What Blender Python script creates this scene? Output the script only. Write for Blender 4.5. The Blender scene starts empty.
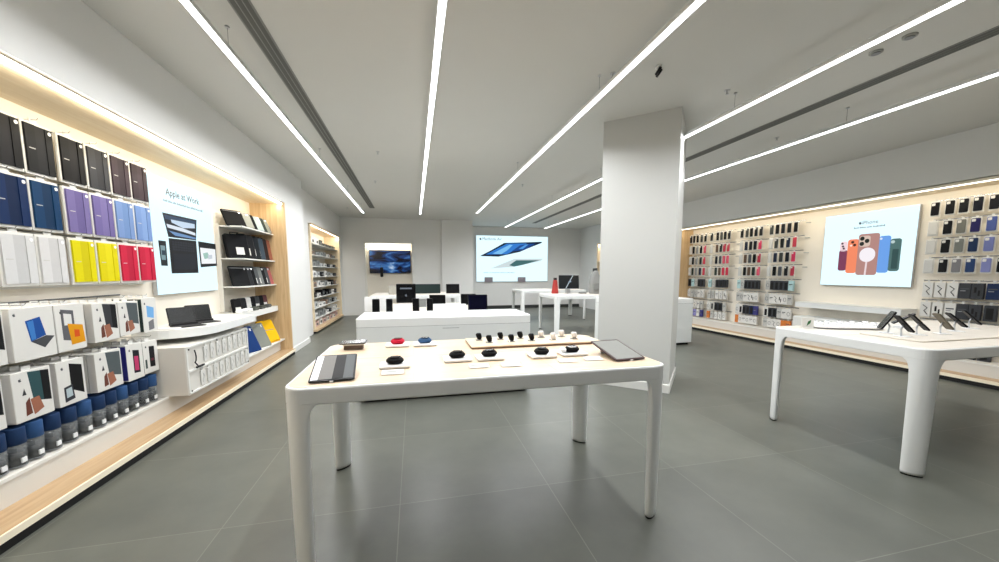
import bpy, math, random
from mathutils import Matrix, Vector
random.seed(7)
PI = math.pi
SC = bpy.context.scene
COL = SC.collection
ORD = ['first', 'second', 'third', 'fourth', 'fifth', 'sixth', 'seventh', 'eighth', 'ninth', 'tenth', 'eleventh', 'twelfth']

# ------------------------------------------------------------------ materials
def srgb(h):
    if isinstance(h, str):
        h = h.lstrip('#'); h = [int(h[i:i+2], 16)/255 for i in (0, 2, 4)]
    return tuple(((c/12.92) if c <= .04045 else ((c+.055)/1.055)**2.4) for c in h) + (1,)
_M = {}
def mat(name, col='#ffffff', rough=.5, metal=0, spec=.5, emit=None, es=0, alpha=1, trans=0, coat=0, noise=0, nscale=30, bump=0):
    if name in _M: return _M[name]
    m = bpy.data.materials.new(name); m.use_nodes = True
    nt = m.node_tree; b = nt.nodes['Principled BSDF']
    b.inputs['Base Color'].default_value = srgb(col)
    b.inputs['Roughness'].default_value = rough
    b.inputs['Metallic'].default_value = metal
    b.inputs['Specular IOR Level'].default_value = spec
    b.inputs['Alpha'].default_value = alpha
    b.inputs['Transmission Weight'].default_value = trans
    b.inputs['Coat Weight'].default_value = coat
    if emit:
        b.inputs['Emission Color'].default_value = srgb(emit); b.inputs['Emission Strength'].default_value = es
    if noise or bump:
        tc = nt.nodes.new('ShaderNodeTexCoord'); n = nt.nodes.new('ShaderNodeTexNoise')
        n.inputs['Scale'].default_value = nscale; n.inputs['Detail'].default_value = 4
        nt.links.new(tc.outputs['Object'], n.inputs['Vector'])
        if noise:
            mx = nt.nodes.new('ShaderNodeMix'); mx.data_type = 'RGBA'
            c = srgb(col)
            mx.inputs[6].default_value = tuple(v*(1-noise) for v in c[:3])+(1,)
            mx.inputs[7].default_value = tuple(min(1, v*(1+noise)) for v in c[:3])+(1,)
            nt.links.new(n.outputs['Fac'], mx.inputs[0]); nt.links.new(mx.outputs[2], b.inputs['Base Color'])
        if bump:
            bp = nt.nodes.new('ShaderNodeBump'); bp.inputs['Strength'].default_value = bump; bp.inputs['Distance'].default_value = .002
            nt.links.new(n.outputs['Fac'], bp.inputs['Height']); nt.links.new(bp.outputs['Normal'], b.inputs['Normal'])
    _M[name] = m
    return m

def wood_mat(name, c1, c2, rough=.4, axis=1):
    m = bpy.data.materials.new(name); m.use_nodes = True
    nt = m.node_tree; b = nt.nodes['Principled BSDF']; b.inputs['Roughness'].default_value = rough
    tc = nt.nodes.new('ShaderNodeTexCoord'); mp = nt.nodes.new('ShaderNodeMapping')
    sc = [14, 14, 14]; sc[axis] = .8
    mp.inputs['Scale'].default_value = sc
    n = nt.nodes.new('ShaderNodeTexNoise'); n.inputs['Scale'].default_value = 2.5; n.inputs['Detail'].default_value = 8; n.inputs['Distortion'].default_value = .6
    r = nt.nodes.new('ShaderNodeValToRGB')
    r.color_ramp.elements[0].position = .35; r.color_ramp.elements[0].color = srgb(c1)
    r.color_ramp.elements[1].position = .65; r.color_ramp.elements[1].color = srgb(c2)
    nt.links.new(tc.outputs['Object'], mp.inputs['Vector']); nt.links.new(mp.outputs['Vector'], n.inputs['Vector'])
    nt.links.new(n.outputs['Fac'], r.inputs['Fac']); nt.links.new(r.outputs['Color'], b.inputs['Base Color'])
    return m

def floor_mat():
    m = bpy.data.materials.new('grey_floor_tile'); m.use_nodes = True
    nt = m.node_tree; b = nt.nodes['Principled BSDF']
    tc = nt.nodes.new('ShaderNodeTexCoord'); mp = nt.nodes.new('ShaderNodeMapping')
    mp.inputs['Location'].default_value = (.12, -.27, 0)
    br = nt.nodes.new('ShaderNodeTexBrick'); br.offset = 0; br.squash = 1
    br.inputs['Scale'].default_value = 1; br.inputs['Brick Width'].default_value = .985; br.inputs['Row Height'].default_value = 1.0
    br.inputs['Mortar Size'].default_value = .0028; br.inputs['Mortar Smooth'].default_value = .1; br.inputs['Bias'].default_value = 0
    br.inputs['Color1'].default_value = srgb('#5c5e58'); br.inputs['Color2'].default_value = srgb('#64665f'); br.inputs['Mortar'].default_value = srgb('#777871')
    n = nt.nodes.new('ShaderNodeTexNoise'); n.inputs['Scale'].default_value = 2.2; n.inputs['Detail'].default_value = 8; n.inputs['Roughness'].default_value = .6
    r = nt.nodes.new('ShaderNodeValToRGB'); r.color_ramp.elements[0].position = .3; r.color_ramp.elements[0].color = (.80, .81, .80, 1)
    r.color_ramp.elements[1].position = .7; r.color_ramp.elements[1].color = (1.06, 1.06, 1.04, 1)
    mx = nt.nodes.new('ShaderNodeMix'); mx.data_type = 'RGBA'; mx.blend_type = 'MULTIPLY'; mx.inputs[0].default_value = 1
    nt.links.new(tc.outputs['Object'], mp.inputs['Vector']); nt.links.new(mp.outputs['Vector'], br.inputs['Vector'])
    nt.links.new(tc.outputs['Object'], n.inputs['Vector']); nt.links.new(n.outputs['Fac'], r.inputs['Fac'])
    nt.links.new(br.outputs['Color'], mx.inputs[6]); nt.links.new(r.outputs['Color'], mx.inputs[7])
    nt.links.new(mx.outputs[2], b.inputs['Base Color'])
    b.inputs['Roughness'].default_value = .36; b.inputs['Specular IOR Level'].default_value = .5
    n2 = nt.nodes.new('ShaderNodeTexNoise'); n2.inputs['Scale'].default_value = 90
    bp = nt.nodes.new('ShaderNodeBump'); bp.inputs['Strength'].default_value = .12; bp.inputs['Distance'].default_value = .001
    nt.links.new(tc.outputs['Object'], n2.inputs['Vector']); nt.links.new(n2.outputs['Fac'], bp.inputs['Height']); nt.links.new(bp.outputs['Normal'], b.inputs['Normal'])
    return m

WALL = mat('wall_paint', '#e4e4e2', .6, noise=.015, nscale=4)
CEIL = mat('ceiling_paint', '#d6d6d2', .65, noise=.015, nscale=3)
PILL = mat('pillar_paint', '#cdcecb', .45, noise=.01, nscale=4)
TRIM = mat('white_trim', '#e2e2de', .4)
LACQ = mat('white_lacquer', '#e9ebea', .3, noise=.01, nscale=5)
LACG = mat('counter_lacquer', '#dfe2e1', .35, noise=.01, nscale=5)
PANEL = mat('cream_back_panel', '#e9e2d5', .6, noise=.02, nscale=6)
PANELW = mat('white_back_panel', '#d6d3cc', .55, noise=.01, nscale=6)
WOOD = wood_mat('pale_oak', '#cdb08a', '#dcc4a0', .45, 1)
WOODV = wood_mat('pale_oak_upright', '#c6a67c', '#d9bd93', .45, 2)
TOPW = wood_mat('bleached_maple_top', '#d6bd9f', '#dec8ad', .35, 0)
TOPC = wood_mat('cream_table_top', '#d3cbbf', '#dad3c8', .3, 1)
BLK = mat('black_plastic', '#08080a', .4, spec=.3)
BLKM = mat('black_matte', '#101012', .7)
DARK = mat('dark_recess', '#0d0d0d', .8)
SCREEN = mat('dark_glass_screen', '#08090b', .2)
GREY = mat('grey_plastic', '#85878a', .4)
DGREY = mat('charcoal_fabric', '#2b2c2f', .75, noise=.2, nscale=60)
MGREY = mat('mid_grey_fabric', '#6e706e', .8, noise=.15, nscale=60)
ALU = mat('aluminium', '#c4c6c9', .3, metal=.9)
WPL = mat('white_plastic', '#f1f1f1', .3)
CARD = mat('white_card', '#d4d3cf', .55)
CARDG = mat('pale_grey_card', '#b2b2ae', .6)
CLEAR = mat('clear_acrylic', '#f6fbfb', .05, trans=.9)
CLEARP = mat('clear_packaging', '#dfe6ea', .12, alpha=.13)
CHROME = mat('chrome_wire', '#9b9da0', .25, metal=1)
INK = mat('dark_grey_ink', '#3b4046', .6)
FLOORM = floor_mat()
DECK = wood_mat('oak_deck', '#a88b68', '#bb9f7c', .45, 1)
SOFF = wood_mat('cream_oak_soffit', '#e6d3b2', '#efdfc2', .45, 1)  # oak lightened in colour to carry the strip light's glow under the canopy
LED = mat('led_diffuser', '#ffffff', .5, emit='#fbfdff', es=4)
LEDW = mat('warm_led_strip', '#ffffff', .5, emit='#fffaf0', es=3)
RIB = mat('dark_louvre', '#5c5d59', .6)
def colour(h, rough=.55): return mat('colour_'+h.strip('#'), h, rough, spec=.12, noise=.04, nscale=40)
def glow(h, s=1.0): return mat('lit_print_%s_%d' % (h.strip('#'), int(s*100)), '#101010', .4, spec=.2, emit=h, es=s)
POSTER = glow('#dcf8ff', 1.2)

# ------------------------------------------------------------------ mesh builder
class MB:
    def __init__(s): s.v = []; s.f = []; s.mi = []; s.mats = []; s.sm = []
    def mid(s, m):
        if m not in s.mats: s.mats.append(m)
        return s.mats.index(m)
    def add(s, vs, fs, m, M=None, smooth=False):
        o = len(s.v); M = M or Matrix()
        s.v += [tuple(M @ Vector(p)) for p in vs]; k = s.mid(m)
        for f in fs: s.f.append(tuple(i+o for i in f)); s.mi.append(k); s.sm.append(smooth)
        return s
    def box(s, x0, x1, y0, y1, z0, z1, m, M=None):
        vs = [(x, y, z) for z in (z0, z1) for y in (y0, y1) for x in (x0, x1)]
        return s.add(vs, [(0, 2, 3, 1), (4, 5, 7, 6), (0, 1, 5, 4), (2, 6, 7, 3), (0, 4, 6, 2), (1, 3, 7, 5)], m, M)
    def loft(s, rings, m, M=None, smooth=False, caps=True):
        n = len(rings[0]); vs = [p for r in rings for p in r]; fs = []
        for k in range(len(rings)-1):
            for i in range(n):
                j = (i+1) % n
                fs.append((k*n+i, k*n+j, (k+1)*n+j, (k+1)*n+i))
        s.add(vs, fs, m, M, smooth)
        if caps:
            o = len(s.v)-len(vs); k = s.mid(m)
            s.f.append(tuple(o+i for i in reversed(range(n)))); s.mi.append(k); s.sm.append(False)
            e = o+(len(rings)-1)*n
            s.f.append(tuple(e+i for i in range(n))); s.mi.append(k); s.sm.append(False)
        return s
    def slab(s, w, d, z0, z1, r, ch, m, cx=0, cy=0, M=None, seg=6):
        """rounded rectangle plate, lying flat, edges chamfered by ch"""
        R = []
        for z, i in ((z0, ch), (z0+ch, 0), (z1-ch, 0), (z1, ch)):
            R.append([(cx+x, cy+y, z) for x, y in rrect(w-2*i, d-2*i, max(r-i, .0005), seg)])
        return s.loft(R, m, M)
    def tube(s, pts, r, m, n=8, M=None):
        P = [Vector(p) for p in pts]; rings = []
        for i, p in enumerate(P):
            d = (P[min(i+1, len(P)-1)]-P[max(i-1, 0)]).normalized()
            a = d.orthogonal().normalized() if i == 0 else (a - d*a.dot(d)).normalized()
            b = d.cross(a)
            rr = r[i] if isinstance(r, (list, tuple)) else r
            rings.append([tuple(p+a*rr*math.cos(2*PI*k/n)+b*rr*math.sin(2*PI*k/n)) for k in range(n)])
        return s.loft(rings, m, M, smooth=True)
    def cyl(s, r, z0, z1, m, cx=0, cy=0, n=20, M=None, r2=None):
        r2 = r if r2 is None else r2
        return s.loft([[(cx+q*math.cos(2*PI*k/n), cy+q*math.sin(2*PI*k/n), z) for k in range(n)] for q, z in ((r, z0), (r2, z1))], m, M, smooth=True)
    def poly(s, pts, z0, z1, m, M=None):
        """flat outline (x,y) extruded z0..z1"""
        return s.loft([[(x, y, z0) for x, y in pts], [(x, y, z1) for x, y in pts]], m, M)
    def mesh(s, name):
        me = bpy.data.meshes.new(name); me.from_pydata(s.v, [], s.f)
        for m in s.mats: me.materials.append(m)
        me.polygons.foreach_set('material_index', s.mi); me.polygons.foreach_set('use_smooth', s.sm)
        me.update(); return me
    def obj(s, name, parent=None, label=None, loc=None):
        o = bpy.data.objects.new(name, s.mesh(name)); COL.objects.link(o)
        if parent: o.parent = parent
        if label: o['label'] = label
        if loc: o.location = loc
        return o

def rrect(w, d, r, seg=6):
    r = min(r, w/2-1e-5, d/2-1e-5); pts = []
    for cx, cy, a0 in ((w/2-r, d/2-r, 0), (-w/2+r, d/2-r, 90), (-w/2+r, -d/2+r, 180), (w/2-r, -d/2+r, 270)):
        for k in range(seg+1):
            a = math.radians(a0+90*k/seg); pts.append((cx+r*math.cos(a), cy+r*math.sin(a)))
    return pts
def T(x, y, z): return Matrix.Translation((x, y, z))
def RX(a): return Matrix.Rotation(math.radians(a), 4, 'X')
def RY(a): return Matrix.Rotation(math.radians(a), 4, 'Y')
def RZ(a): return Matrix.Rotation(math.radians(a), 4, 'Z')
_MC = {}
def cached(key, fn):
    if key not in _MC: _MC[key] = fn().mesh(str(key[0]))
    return _MC[key]
def thing(name, label, cat, loc=(0, 0, 0), rz=0, group=None):
    o = bpy.data.objects.new(name, None); COL.objects.link(o); o.empty_display_size = .05
    o.location = loc; o.rotation_euler = (0, 0, math.radians(rz)); o['label'] = label; o['category'] = cat
    if group: o['group'] = group
    return o
def part(name, parent, key, fn, label=None):
    """a child that shares its mesh with the same part of every like thing"""
    o = bpy.data.objects.new(name, cached(key, fn)); COL.objects.link(o); o.parent = parent
    if label: o['label'] = label
    return o
def struct(name, mb, label=None):
    o = mb.obj(name); o['kind'] = 'structure'
    if label: o['label'] = label
    return o
def tag(o, label, cat, group=None):
    o['label'] = label; o['category'] = cat
    if group: o['group'] = group
    return o
def text_into(mb, s, size, m, M, bold=0):
    c = bpy.data.curves.new('t', 'FONT'); c.body = s; c.size = size; c.align_x = 'CENTER'; c.align_y = 'CENTER'; c.offset = bold; c.resolution_u = 2
    o = bpy.data.objects.new('t', c); COL.objects.link(o)
    bpy.context.view_layer.update()
    me = bpy.data.meshes.new_from_object(o.evaluated_get(bpy.context.evaluated_depsgraph_get()))
    mb.add([tuple(v.co) for v in me.vertices], [tuple(p.vertices) for p in me.polygons], m, M)
    bpy.data.objects.remove(o); bpy.data.curves.remove(c); bpy.data.meshes.remove(me)
def fruit(mb, size, m, M):
    """small bitten fruit mark"""
    pts = [(0, -.46), (-.16, -.5), (-.32, -.38), (-.42, -.14), (-.42, .1), (-.32, .26), (-.16, .3), (0, .24), (.16, .3), (.32, .24), (.25, .1), (.22, .0), (.26, -.12), (.38, -.22), (.3, -.38), (.16, -.5)]
    mb.poly([(x*size, y*size) for x, y in pts], 0, .0006, m, M)
    mb.poly([(x*size, y*size) for x, y in [(0, .34), (.02, .46), (.14, .56), (.13, .44)]], 0, .0006, m, M)
# M4 that maps local (u, v, n) to a wall plane: u along the wall as seen, v up, n out of the wall
def wallM(o, ux, n):
    u = Vector(ux); nn = Vector(n); v = Vector((0, 0, 1))
    m = Matrix(((u.x, v.x, nn.x, o[0]), (u.y, v.y, nn.y, o[1]), (u.z, v.z, nn.z, o[2]), (0, 0, 0, 1)))
    return m

# ------------------------------------------------------------------ dimensions
XL, XR, YB, YF, ZC = -2.2, 7.08, 14.8, -2.2, 3.3
UZ = 2.62

# ------------------------------------------------------------------ room
struct('floor', MB().box(-3.0, 7.9, YF-.1, 15.2, -.1, 0, FLOORM))
struct('ceiling', MB().box(-3.0, 7.9, YF-.1, 15.2, ZC, ZC+.12, CEIL))
b = MB(); b.box(-3.0, -2.7, YF, 7.19, 0, ZC, WALL); b.box(-2.7, -2.17, YF, 7.19, 2.665, ZC, WALL); b.box(-3.0, -2.17, 7.19, 8.35, 0, ZC, WALL)
b.box(-3.0, -2.37, 8.35, 9.48, 0, ZC, WALL); b.box(-3.0, -2.8, 9.48, 12.95, 0, ZC, WALL); b.box(-2.8, -2.37, 9.48, 12.95, 2.62, ZC, WALL); b.box(-3.0, -2.37, 12.95, 13.75, 0, ZC, WALL)
struct('wall_left', b)
b = MB(); b.box(-2.37, -1.64, 13.4, 13.7, 0, ZC, WALL); b.box(-.02, 2.07, 13.4, 15.1, 0, ZC, WALL); b.box(-1.64, -.02, 13.4, 13.7, 2.5, ZC, WALL)
b.box(-1.64, -.02, 13.68, 13.8, 0, 2.5, WALL); b.box(.97, 2.07, 13.28, 13.4, 0, ZC, WALL)
struct('wall_back', b)
struct('wall_far', MB().box(2.07, 7.4, YB, YB+.25, 0, ZC, WALL))
b = MB(); b.box(7.62, 7.9, YF, 9.05, 0, ZC, WALL); b.box(XR, 7.62, YF, 9.05, 2.665, ZC, WALL); b.box(XR, 7.9, 9.05, 11.98, 0, ZC, WALL)
b.box(7.4, 7.9, 11.98, 13.32, 0, ZC, WALL); b.box(6.95, 7.4, 11.98, 13.32, 2.6, ZC, WALL); b.box(6.95, 7.9, 13.32, 15.05, 0, ZC, WALL)
struct('wall_right', b)
struct('wall_front', MB().box(-3.0, 7.9, YF-.25, YF, 0, ZC, mat('dark_shopfront', '#55575a', .4)))
# skirtings
struct('baseboard_left', MB().box(-2.17, -2.155, 7.19, 8.365, 0, .1, TRIM).box(-2.37, -2.155, 8.35, 8.365, 0, .1, TRIM))
struct('baseboard_back', MB().box(-2.35, -1.66, 13.385, 13.4, 0, .1, TRIM).box(0, .96, 13.385, 13.4, 0, .1, TRIM).box(.96, 2.08, 13.262, 13.28, 0, .1, TRIM))
struct('baseboard_far', MB().box(2.08, 6.95, YB-.02, YB, 0, .12, mat('dark_skirting', '#2e302f', .5)))
struct('baseboard_right', MB().box(XR-.015, XR, 9.1, 11.95, 0, .1, TRIM))

# pillar, turned against the room
PA = Vector((2.967, 3.77)); du = Vector((-.74, .672)).normalized(); dv = Vector((.66, .75)).normalized(); dv = Vector((-du.y, du.x)) * -1
def ppts(i=0):
    a, w, l = PA, .87, .98
    c = [a-du*0, a+du*w, a+du*w+dv*l, a+dv*l]; mid = sum(c, Vector((0, 0)))/4
    return [tuple(mid+(p-mid)*(1+i)) for p in c]
if dv.y < 0: dv = -dv
b = MB(); b.loft([[(x, y, 0) for x, y in ppts()], [(x, y, ZC) for x, y in ppts()]], PILL)
struct('pillar_wall', b, 'white square pillar in the middle of the shop')
b = MB(); b.loft([[(x, y, 0) for x, y in ppts(.025)], [(x, y, .1) for x, y in ppts(.025)], [(x, y, .108) for x, y in ppts(.012)]], TRIM)
struct('baseboard_pillar', b)

# ------------------------------------------------------------------ ceiling lights
def linear_light(x, y0, y1, wires, label):
    z = 3.104
    t = thing('linear_light', label, 'ceiling light', (x, (y0+y1)/2, z), 0, None)
    L = (y1-y0)/2
    MB().box(-.026, .026, -L, L, .004, .04, mat('light_housing', '#e4e4e2', .4, metal=.2)).obj('housing', t)
    MB().box(-.024, .024, -L+.003, L-.003, -.004, .004, LED).obj('diffuser', t)
    for y in wires:
        w = MB(); w.cyl(.0018, .04, ZC-z, CHROME, 0, y-(y0+y1)/2, 6); w.cyl(.016, ZC-z-.012, ZC-z, ALU, 0, y-(y0+y1)/2, 12)
        w.obj('suspension_wire', t)
    ld = bpy.data.lights.new('line_lamp', 'AREA'); ld.shape = 'RECTANGLE'; ld.size = .06; ld.size_y = (y1-y0)-.02
    ld.energy = LINE_W*(y1-y0); ld.color = (.97, .985, 1); ld.spread = math.radians(165)
    o = bpy.data.objects.new('line_lamp', ld); COL.objects.link(o); o.parent = t; o.location = (0, 0, -.012)
LINE_W = 12.5
for x, y1, lab in ((-1.33, 11.05, 'white linear pendant light running above the tablet wall'), (.21, 10.9, 'white linear pendant light running over the middle of the watch table'),
                   (1.745, 10.4, 'white linear pendant light passing close beside the square pillar'), (3.28, 13.3, 'long white linear pendant light behind the pillar, beside the ceiling slot'),
                   (4.8, 13.3, 'long white linear pendant light closest to the phone case wall')):
    linear_light(x, .8, y1, (1.0, 3.38, 6.2, 8.6, y1-.4), lab)
for x, y1, lab in ((-1.12, 11.35, 'dark slot air diffuser in the ceiling over the tablet wall aisle'), (4.4, 13.4, 'dark slot air diffuser in the ceiling between two lights by the phone wall')):
    t = thing('ceiling_air_diffuser', lab, 'air vent', (x, 4, ZC))
    MB().box(-.075, .075, -6.0, y1-4, -.006, 0, mat('vent_frame', '#8b8c88', .5)).obj('frame', t)
    for dx in (-.045, 0, .045): MB().box(dx-.016, dx+.016, -5.98, y1-4.02, -.009, -.006, RIB).obj('slat', t)
# ceiling fittings
t = thing('security_camera', 'small black twin camera on the ceiling in front of the pillar', 'camera', (2.19, 3.12, ZC))
MB().cyl(.03, -.02, 0, WPL, n=16).cyl(.008, -.04, -.02, BLK, n=8).obj('mount', t)
for dx in (-.015, .015):
    MB().cyl(.012, -.035, .035, BLK, n=14, M=T(dx, dx, -.05) @ RX(65)).obj('camera_head', t)
for x, y, lab in ((3.83, 2.52, 'small round ceiling speaker between two lights by the phone wall'), (3.83, 2.3, 'second round ceiling speaker closest to the camera side')):
    tag(MB().cyl(.045, -.012, 0, mat('speaker_grille', '#a7a8a3', .6), n=20).cyl(.03, -.02, -.01, GREY, n=16).obj('ceiling_speaker', loc=(x, y, ZC)), lab, 'speaker')
for i, (x, y, lab) in enumerate(((-.5, 6.15, 'small sprinkler head in the ceiling near the middle light'), (1.85, 3.32, 'sprinkler head on the ceiling just before the pillar'), (-.72, 8.07, 'sprinkler head on the ceiling towards the TV niche'),
                 (3.15, 3.35, 'sprinkler head on the ceiling just behind the pillar'), (4.9, 4.3, 'sprinkler head beside the light close to the phone case wall'), (-1.8, 11.4, 'sprinkler head on the ceiling by the small accessory bay'), (2.27, 7.7, 'sprinkler head far behind the pillar between two lights'))):
    t = thing('sprinkler', lab, 'sprinkler', (x, y, ZC))
    MB().cyl(.028, -.006, 0, ALU, n=16).obj('escutcheon', t)
    MB().cyl(.007, -.035, -.006, ALU, n=8).cyl(.016, -.04, -.035, ALU, n=12).obj('sprinkler_head', t)

# ------------------------------------------------------------------ display tables
def leg_rings(h0, h1, sx, sy, flare=True):
    """elliptic blade leg following the corner; sx,sy = corner signs"""
    rings = []
    ang = math.atan2(sx*1.0, -sy*1.0)  # major axis square to the line to the table's middle
    prof = [(h0, .060, .028), (h0+.02, .063, .030), (h0+.3*(h1-h0), .066, .032), (h1-.16, .072, .036), (h1-.08, .076, .039), (h1-.05, .082, .042), (h1-.028, .092, .047), (h1-.012, .106, .055), (h1, .125, .065), (h1+.006, .15, .08)]
    for z, a, c in prof:
        r = []
        for k in range(28):
            t = 2*PI*k/28; ex, ey = a*math.cos(t), c*math.sin(t)
            r.append((ex*math.cos(ang)-ey*math.sin(ang), ex*math.sin(ang)+ey*math.cos(ang), z))
        rings.append(r)
    return rings
def rclamp(X, Y, a, b, r):
    sx, sy = (1 if X > 0 else -1), (1 if Y > 0 else -1)
    X, Y = min(abs(X), a), min(abs(Y), b)
    qx, qy = X-(a-r), Y-(b-r)
    if qx > 0 and qy > 0:
        q = math.hypot(qx, qy)
        if q > r: X, Y = a-r+qx*r/q, b-r+qy*r/q
    return (X*sx, Y*sy)
def display_table(x0, x1, y0, y1, label, top, seams=True, h=.93, scale=1):
    cx, cy, w, d = (x0+x1)/2, (y0+y1)/2, x1-x0, y1-y0
    t = thing('display_table', label, 'table', (cx, cy, 0))
    a = MB()
    # hollow apron: rounded outer band with softened lower edge
    R = []
    for z, i, r in ((h-.082, .004, .084), (h-.079, .001, .087), (h-.075, 0, .088), (h-.012, 0, .088), (h-.004, .003, .085), (h-.002, .01, .078)):
        R.append([(x, y, z) for x, y in rrect(w-2*i, d-2*i, r-i, 8)])
    a.loft(R, LACQ, smooth=False); a.obj('apron', t)
    p = MB(); p.slab(w-.03, d-.03, h-.002, h, .075, .0005, top); 
    if seams:
        p.box(-w/2+.02, w/2-.02, -.0015+.02, .0015+.02, h-.0005, h+.0003, mat('table_seam', '#b9a184', .6))
        for dx in (-.42, .33): p.box(dx-.0012, dx+.0012, -d/2+.02, d/2-.02, h-.0005, h+.0003, mat('table_seam2', '#d3bfa2', .6))
    p.obj('table_top', t)
    for sx in (-1, 1):
        for sy in (-1, 1):
            lx, ly = sx*(w/2-.052), sy*(d/2-.052)
            cl = lambda X, Y: rclamp(X, Y, w/2-.001, d/2-.001, .087)
            l = MB(); l.loft([[cl(x+lx, y+ly)+(z,) for x, y, z in r] for r in leg_rings(.012, h-.08, sx, sy)], LACQ, smooth=True)
            lo = l.obj('leg', t)
            f = MB(); f.loft([[(x*.95+lx, y*.95+ly, z2) for x, y, z in leg_rings(.012, h-.08, sx, sy)[0]] for z2 in (0, .013)], BLK); f.obj('foot', lo)
    return t
display_table(-.6, 1.41, 1.785, 2.88, 'white watch table with pale wood top, in the open middle of the floor', TOPW)
display_table(3.41, 5.6, 1.74, 2.9, 'white phone table with slanted phones, beside the phone case wall', TOPC)
display_table(3.14, 5.25, 7.9, 9.15, 'white table with the desktop computer, behind the pillar', TOPC, False)
display_table(3.12, 5.25, 10.62, 11.8, 'white table standing behind the desktop computer table', TOPC, False)
display_table(-.6, 1.02, 4.95, 6.5, 'white table with small screens just behind the low counter', TOPC, False)
display_table(-1.0, 1.1, 8.9, 10.3, 'white table under the TV niche, behind the other tables', TOPC, False)

def counter(x0, x1, y0, y1, h, label):
    t = thing('low_counter', label, 'counter', ((x0+x1)/2, (y0+y1)/2, 0)); w, d = x1-x0, y1-y0
    MB().box(-w/2+.05, w/2-.05, -d/2+.05, d/2-.05, 0, .055, DARK).obj('plinth', t)
    R = [[(x, y, z) for x, y in rrect(w-2*i, d-2*i, .03, 4)] for z, i in ((.05, .003), (.056, 0), (h-.105, 0), (h-.102, .0))]
    MB().loft(R, LACG).obj('body', t)
    R = [[(x, y, z) for x, y in rrect(w-2*i, d-2*i, .03, 4)] for z, i in ((h-.098, .001), (h-.012, 0), (h-.004, .004), (h, .012))]
    MB().loft(R, LACQ).obj('worktop', t)
    MB().box(-w/2+.006, w/2-.006, -d/2+.006, d/2-.006, h-.103, h-.097, GREY).obj('shadow_gap', t)
    MB().box(-.06, .13, -d/2-.003, -d/2, h-.135, h-.13, GREY).obj('drawer_handle', t)
    return t
counter(-.632, 1.36, 4.22, 4.92, .955, 'long low white counter standing behind the watch table')
counter(3.7, 5.47, 6.33, 7.1, .945, 'low white counter half hidden behind the square pillar')

# ------------------------------------------------------------------ wall units
def long_unit(name, label, side, y0, y1, ends):
    """side=-1 wall with x negative (products face +x), side=+1 the other"""
    t = thing(name, label, 'wall display unit', (0, 0, 0))
    if side < 0: back, front, bx = -2.685, -2.17, lambda a, b_: (min(a, b_), max(a, b_))
    else: back, front = 7.605, 7.08
    s = 1 if side < 0 else -1       # direction out of the wall
    def bx(m, a, c, ya, yb, za, zb, mt): m.box(min(a, c), max(a, c), ya, yb, za, zb, mt); return m
    bx(MB(), back, back+s*.015, y0, y1, .26, UZ, PANEL).obj('back_panel', t)
    bx(MB(), back, front-s*.02, y0, y1, UZ, UZ+.03, SOFF).obj('canopy', t, 'pale wood canopy')
    for ya in ([y0+.02, 3.0, 5.3] if side < 0 else [y0+.02, 3.6]):
        yb = {y0+.02: 2.985 if side < 0 else 3.59, 3.0: 5.285, 5.3: y1-.02, 3.6: y1-.02}[ya]
        bx(MB(), front-s*(.03 if side < 0 else .045), front-s*(0 if side < 0 else .033), ya, yb, UZ-.012, UZ+(.016 if side < 0 else -.001), LEDW).obj('light_strip', t, 'glowing warm light strip')
    if side > 0: bx(MB(), front-s*.02, front, y0, y1, UZ-.004, UZ+.03, mat('cream_edge', '#f3e9d2', .5)).obj('canopy_edge', t)
    bx(bx(MB(), back, front-s*.16, y0, y1, .1, .262, PANELW), front-s*.165, front-s*.15, y0, y1, .25, .27, TRIM).obj('base_shelf', t)
    bx(MB(), back, front+s*.055, y0, y1, .062, .1, DECK).obj('plinth_deck', t, 'pale wood plinth deck')
    bx(MB(), front+s*.055, front+s*.066, y0, y1, .058, .1, mat('edge_banding', '#fbefd6', .4)).obj('plinth_edge', t)
    bx(MB(), back, front+s*.052, y0, y1, 0, .06, DARK).obj('toe_kick', t, 'black recessed toe kick')
    for ye in ends:
        bx(MB(), back, front+s*.03, ye, ye+.045, .1, UZ+.03, WOODV).obj('end_panel', t, 'pale wood end panel')
    ld = bpy.data.lights.new('strip_lamp', 'AREA'); ld.shape = 'RECTANGLE'; ld.size = .03; ld.size_y = y1-y0-.05
    ld.energy = STRIP_W*(y1-y0); ld.color = (1, .89, .70)
    o = bpy.data.objects.new('strip_lamp', ld); COL.objects.link(o); o.parent = t
    o.location = (front-s*.03, (y0+y1)/2, UZ-.014); o.rotation_euler = (0, math.radians(38 if side < 0 else -38), 0)
    return t
STRIP_W = 5
UL = long_unit('tablet_wall_unit', 'long wood-trimmed wall unit holding tablet covers and boxed accessories', -1, -1.6, 7.18, (7.13,))
UR = long_unit('phone_case_wall_unit', 'long wood-trimmed wall unit filled with phone cases', 1, -1.6, 9.0, (8.95,))

def rail(t, side, y0, y1, z, n=0):
    back = -2.67 if side < 0 else 7.59; s = 1 if side < 0 else -1
    m = MB(); m.box(min(back, back+s*.012), max(back, back+s*.012), y0, y1, z-.006, z+.006, CHROME)
    ln = .3 if n < 0 else .14
    for i in range(abs(n)):
        y = y0+(i+.5)*(y1-y0)/abs(n)
        m.tube([(back, y, z), (back+s*(ln-.01), y, z), (back+s*ln, y, z+.012)], .0022, CHROME, 6)
    m.obj('peg_rail', t)

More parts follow.
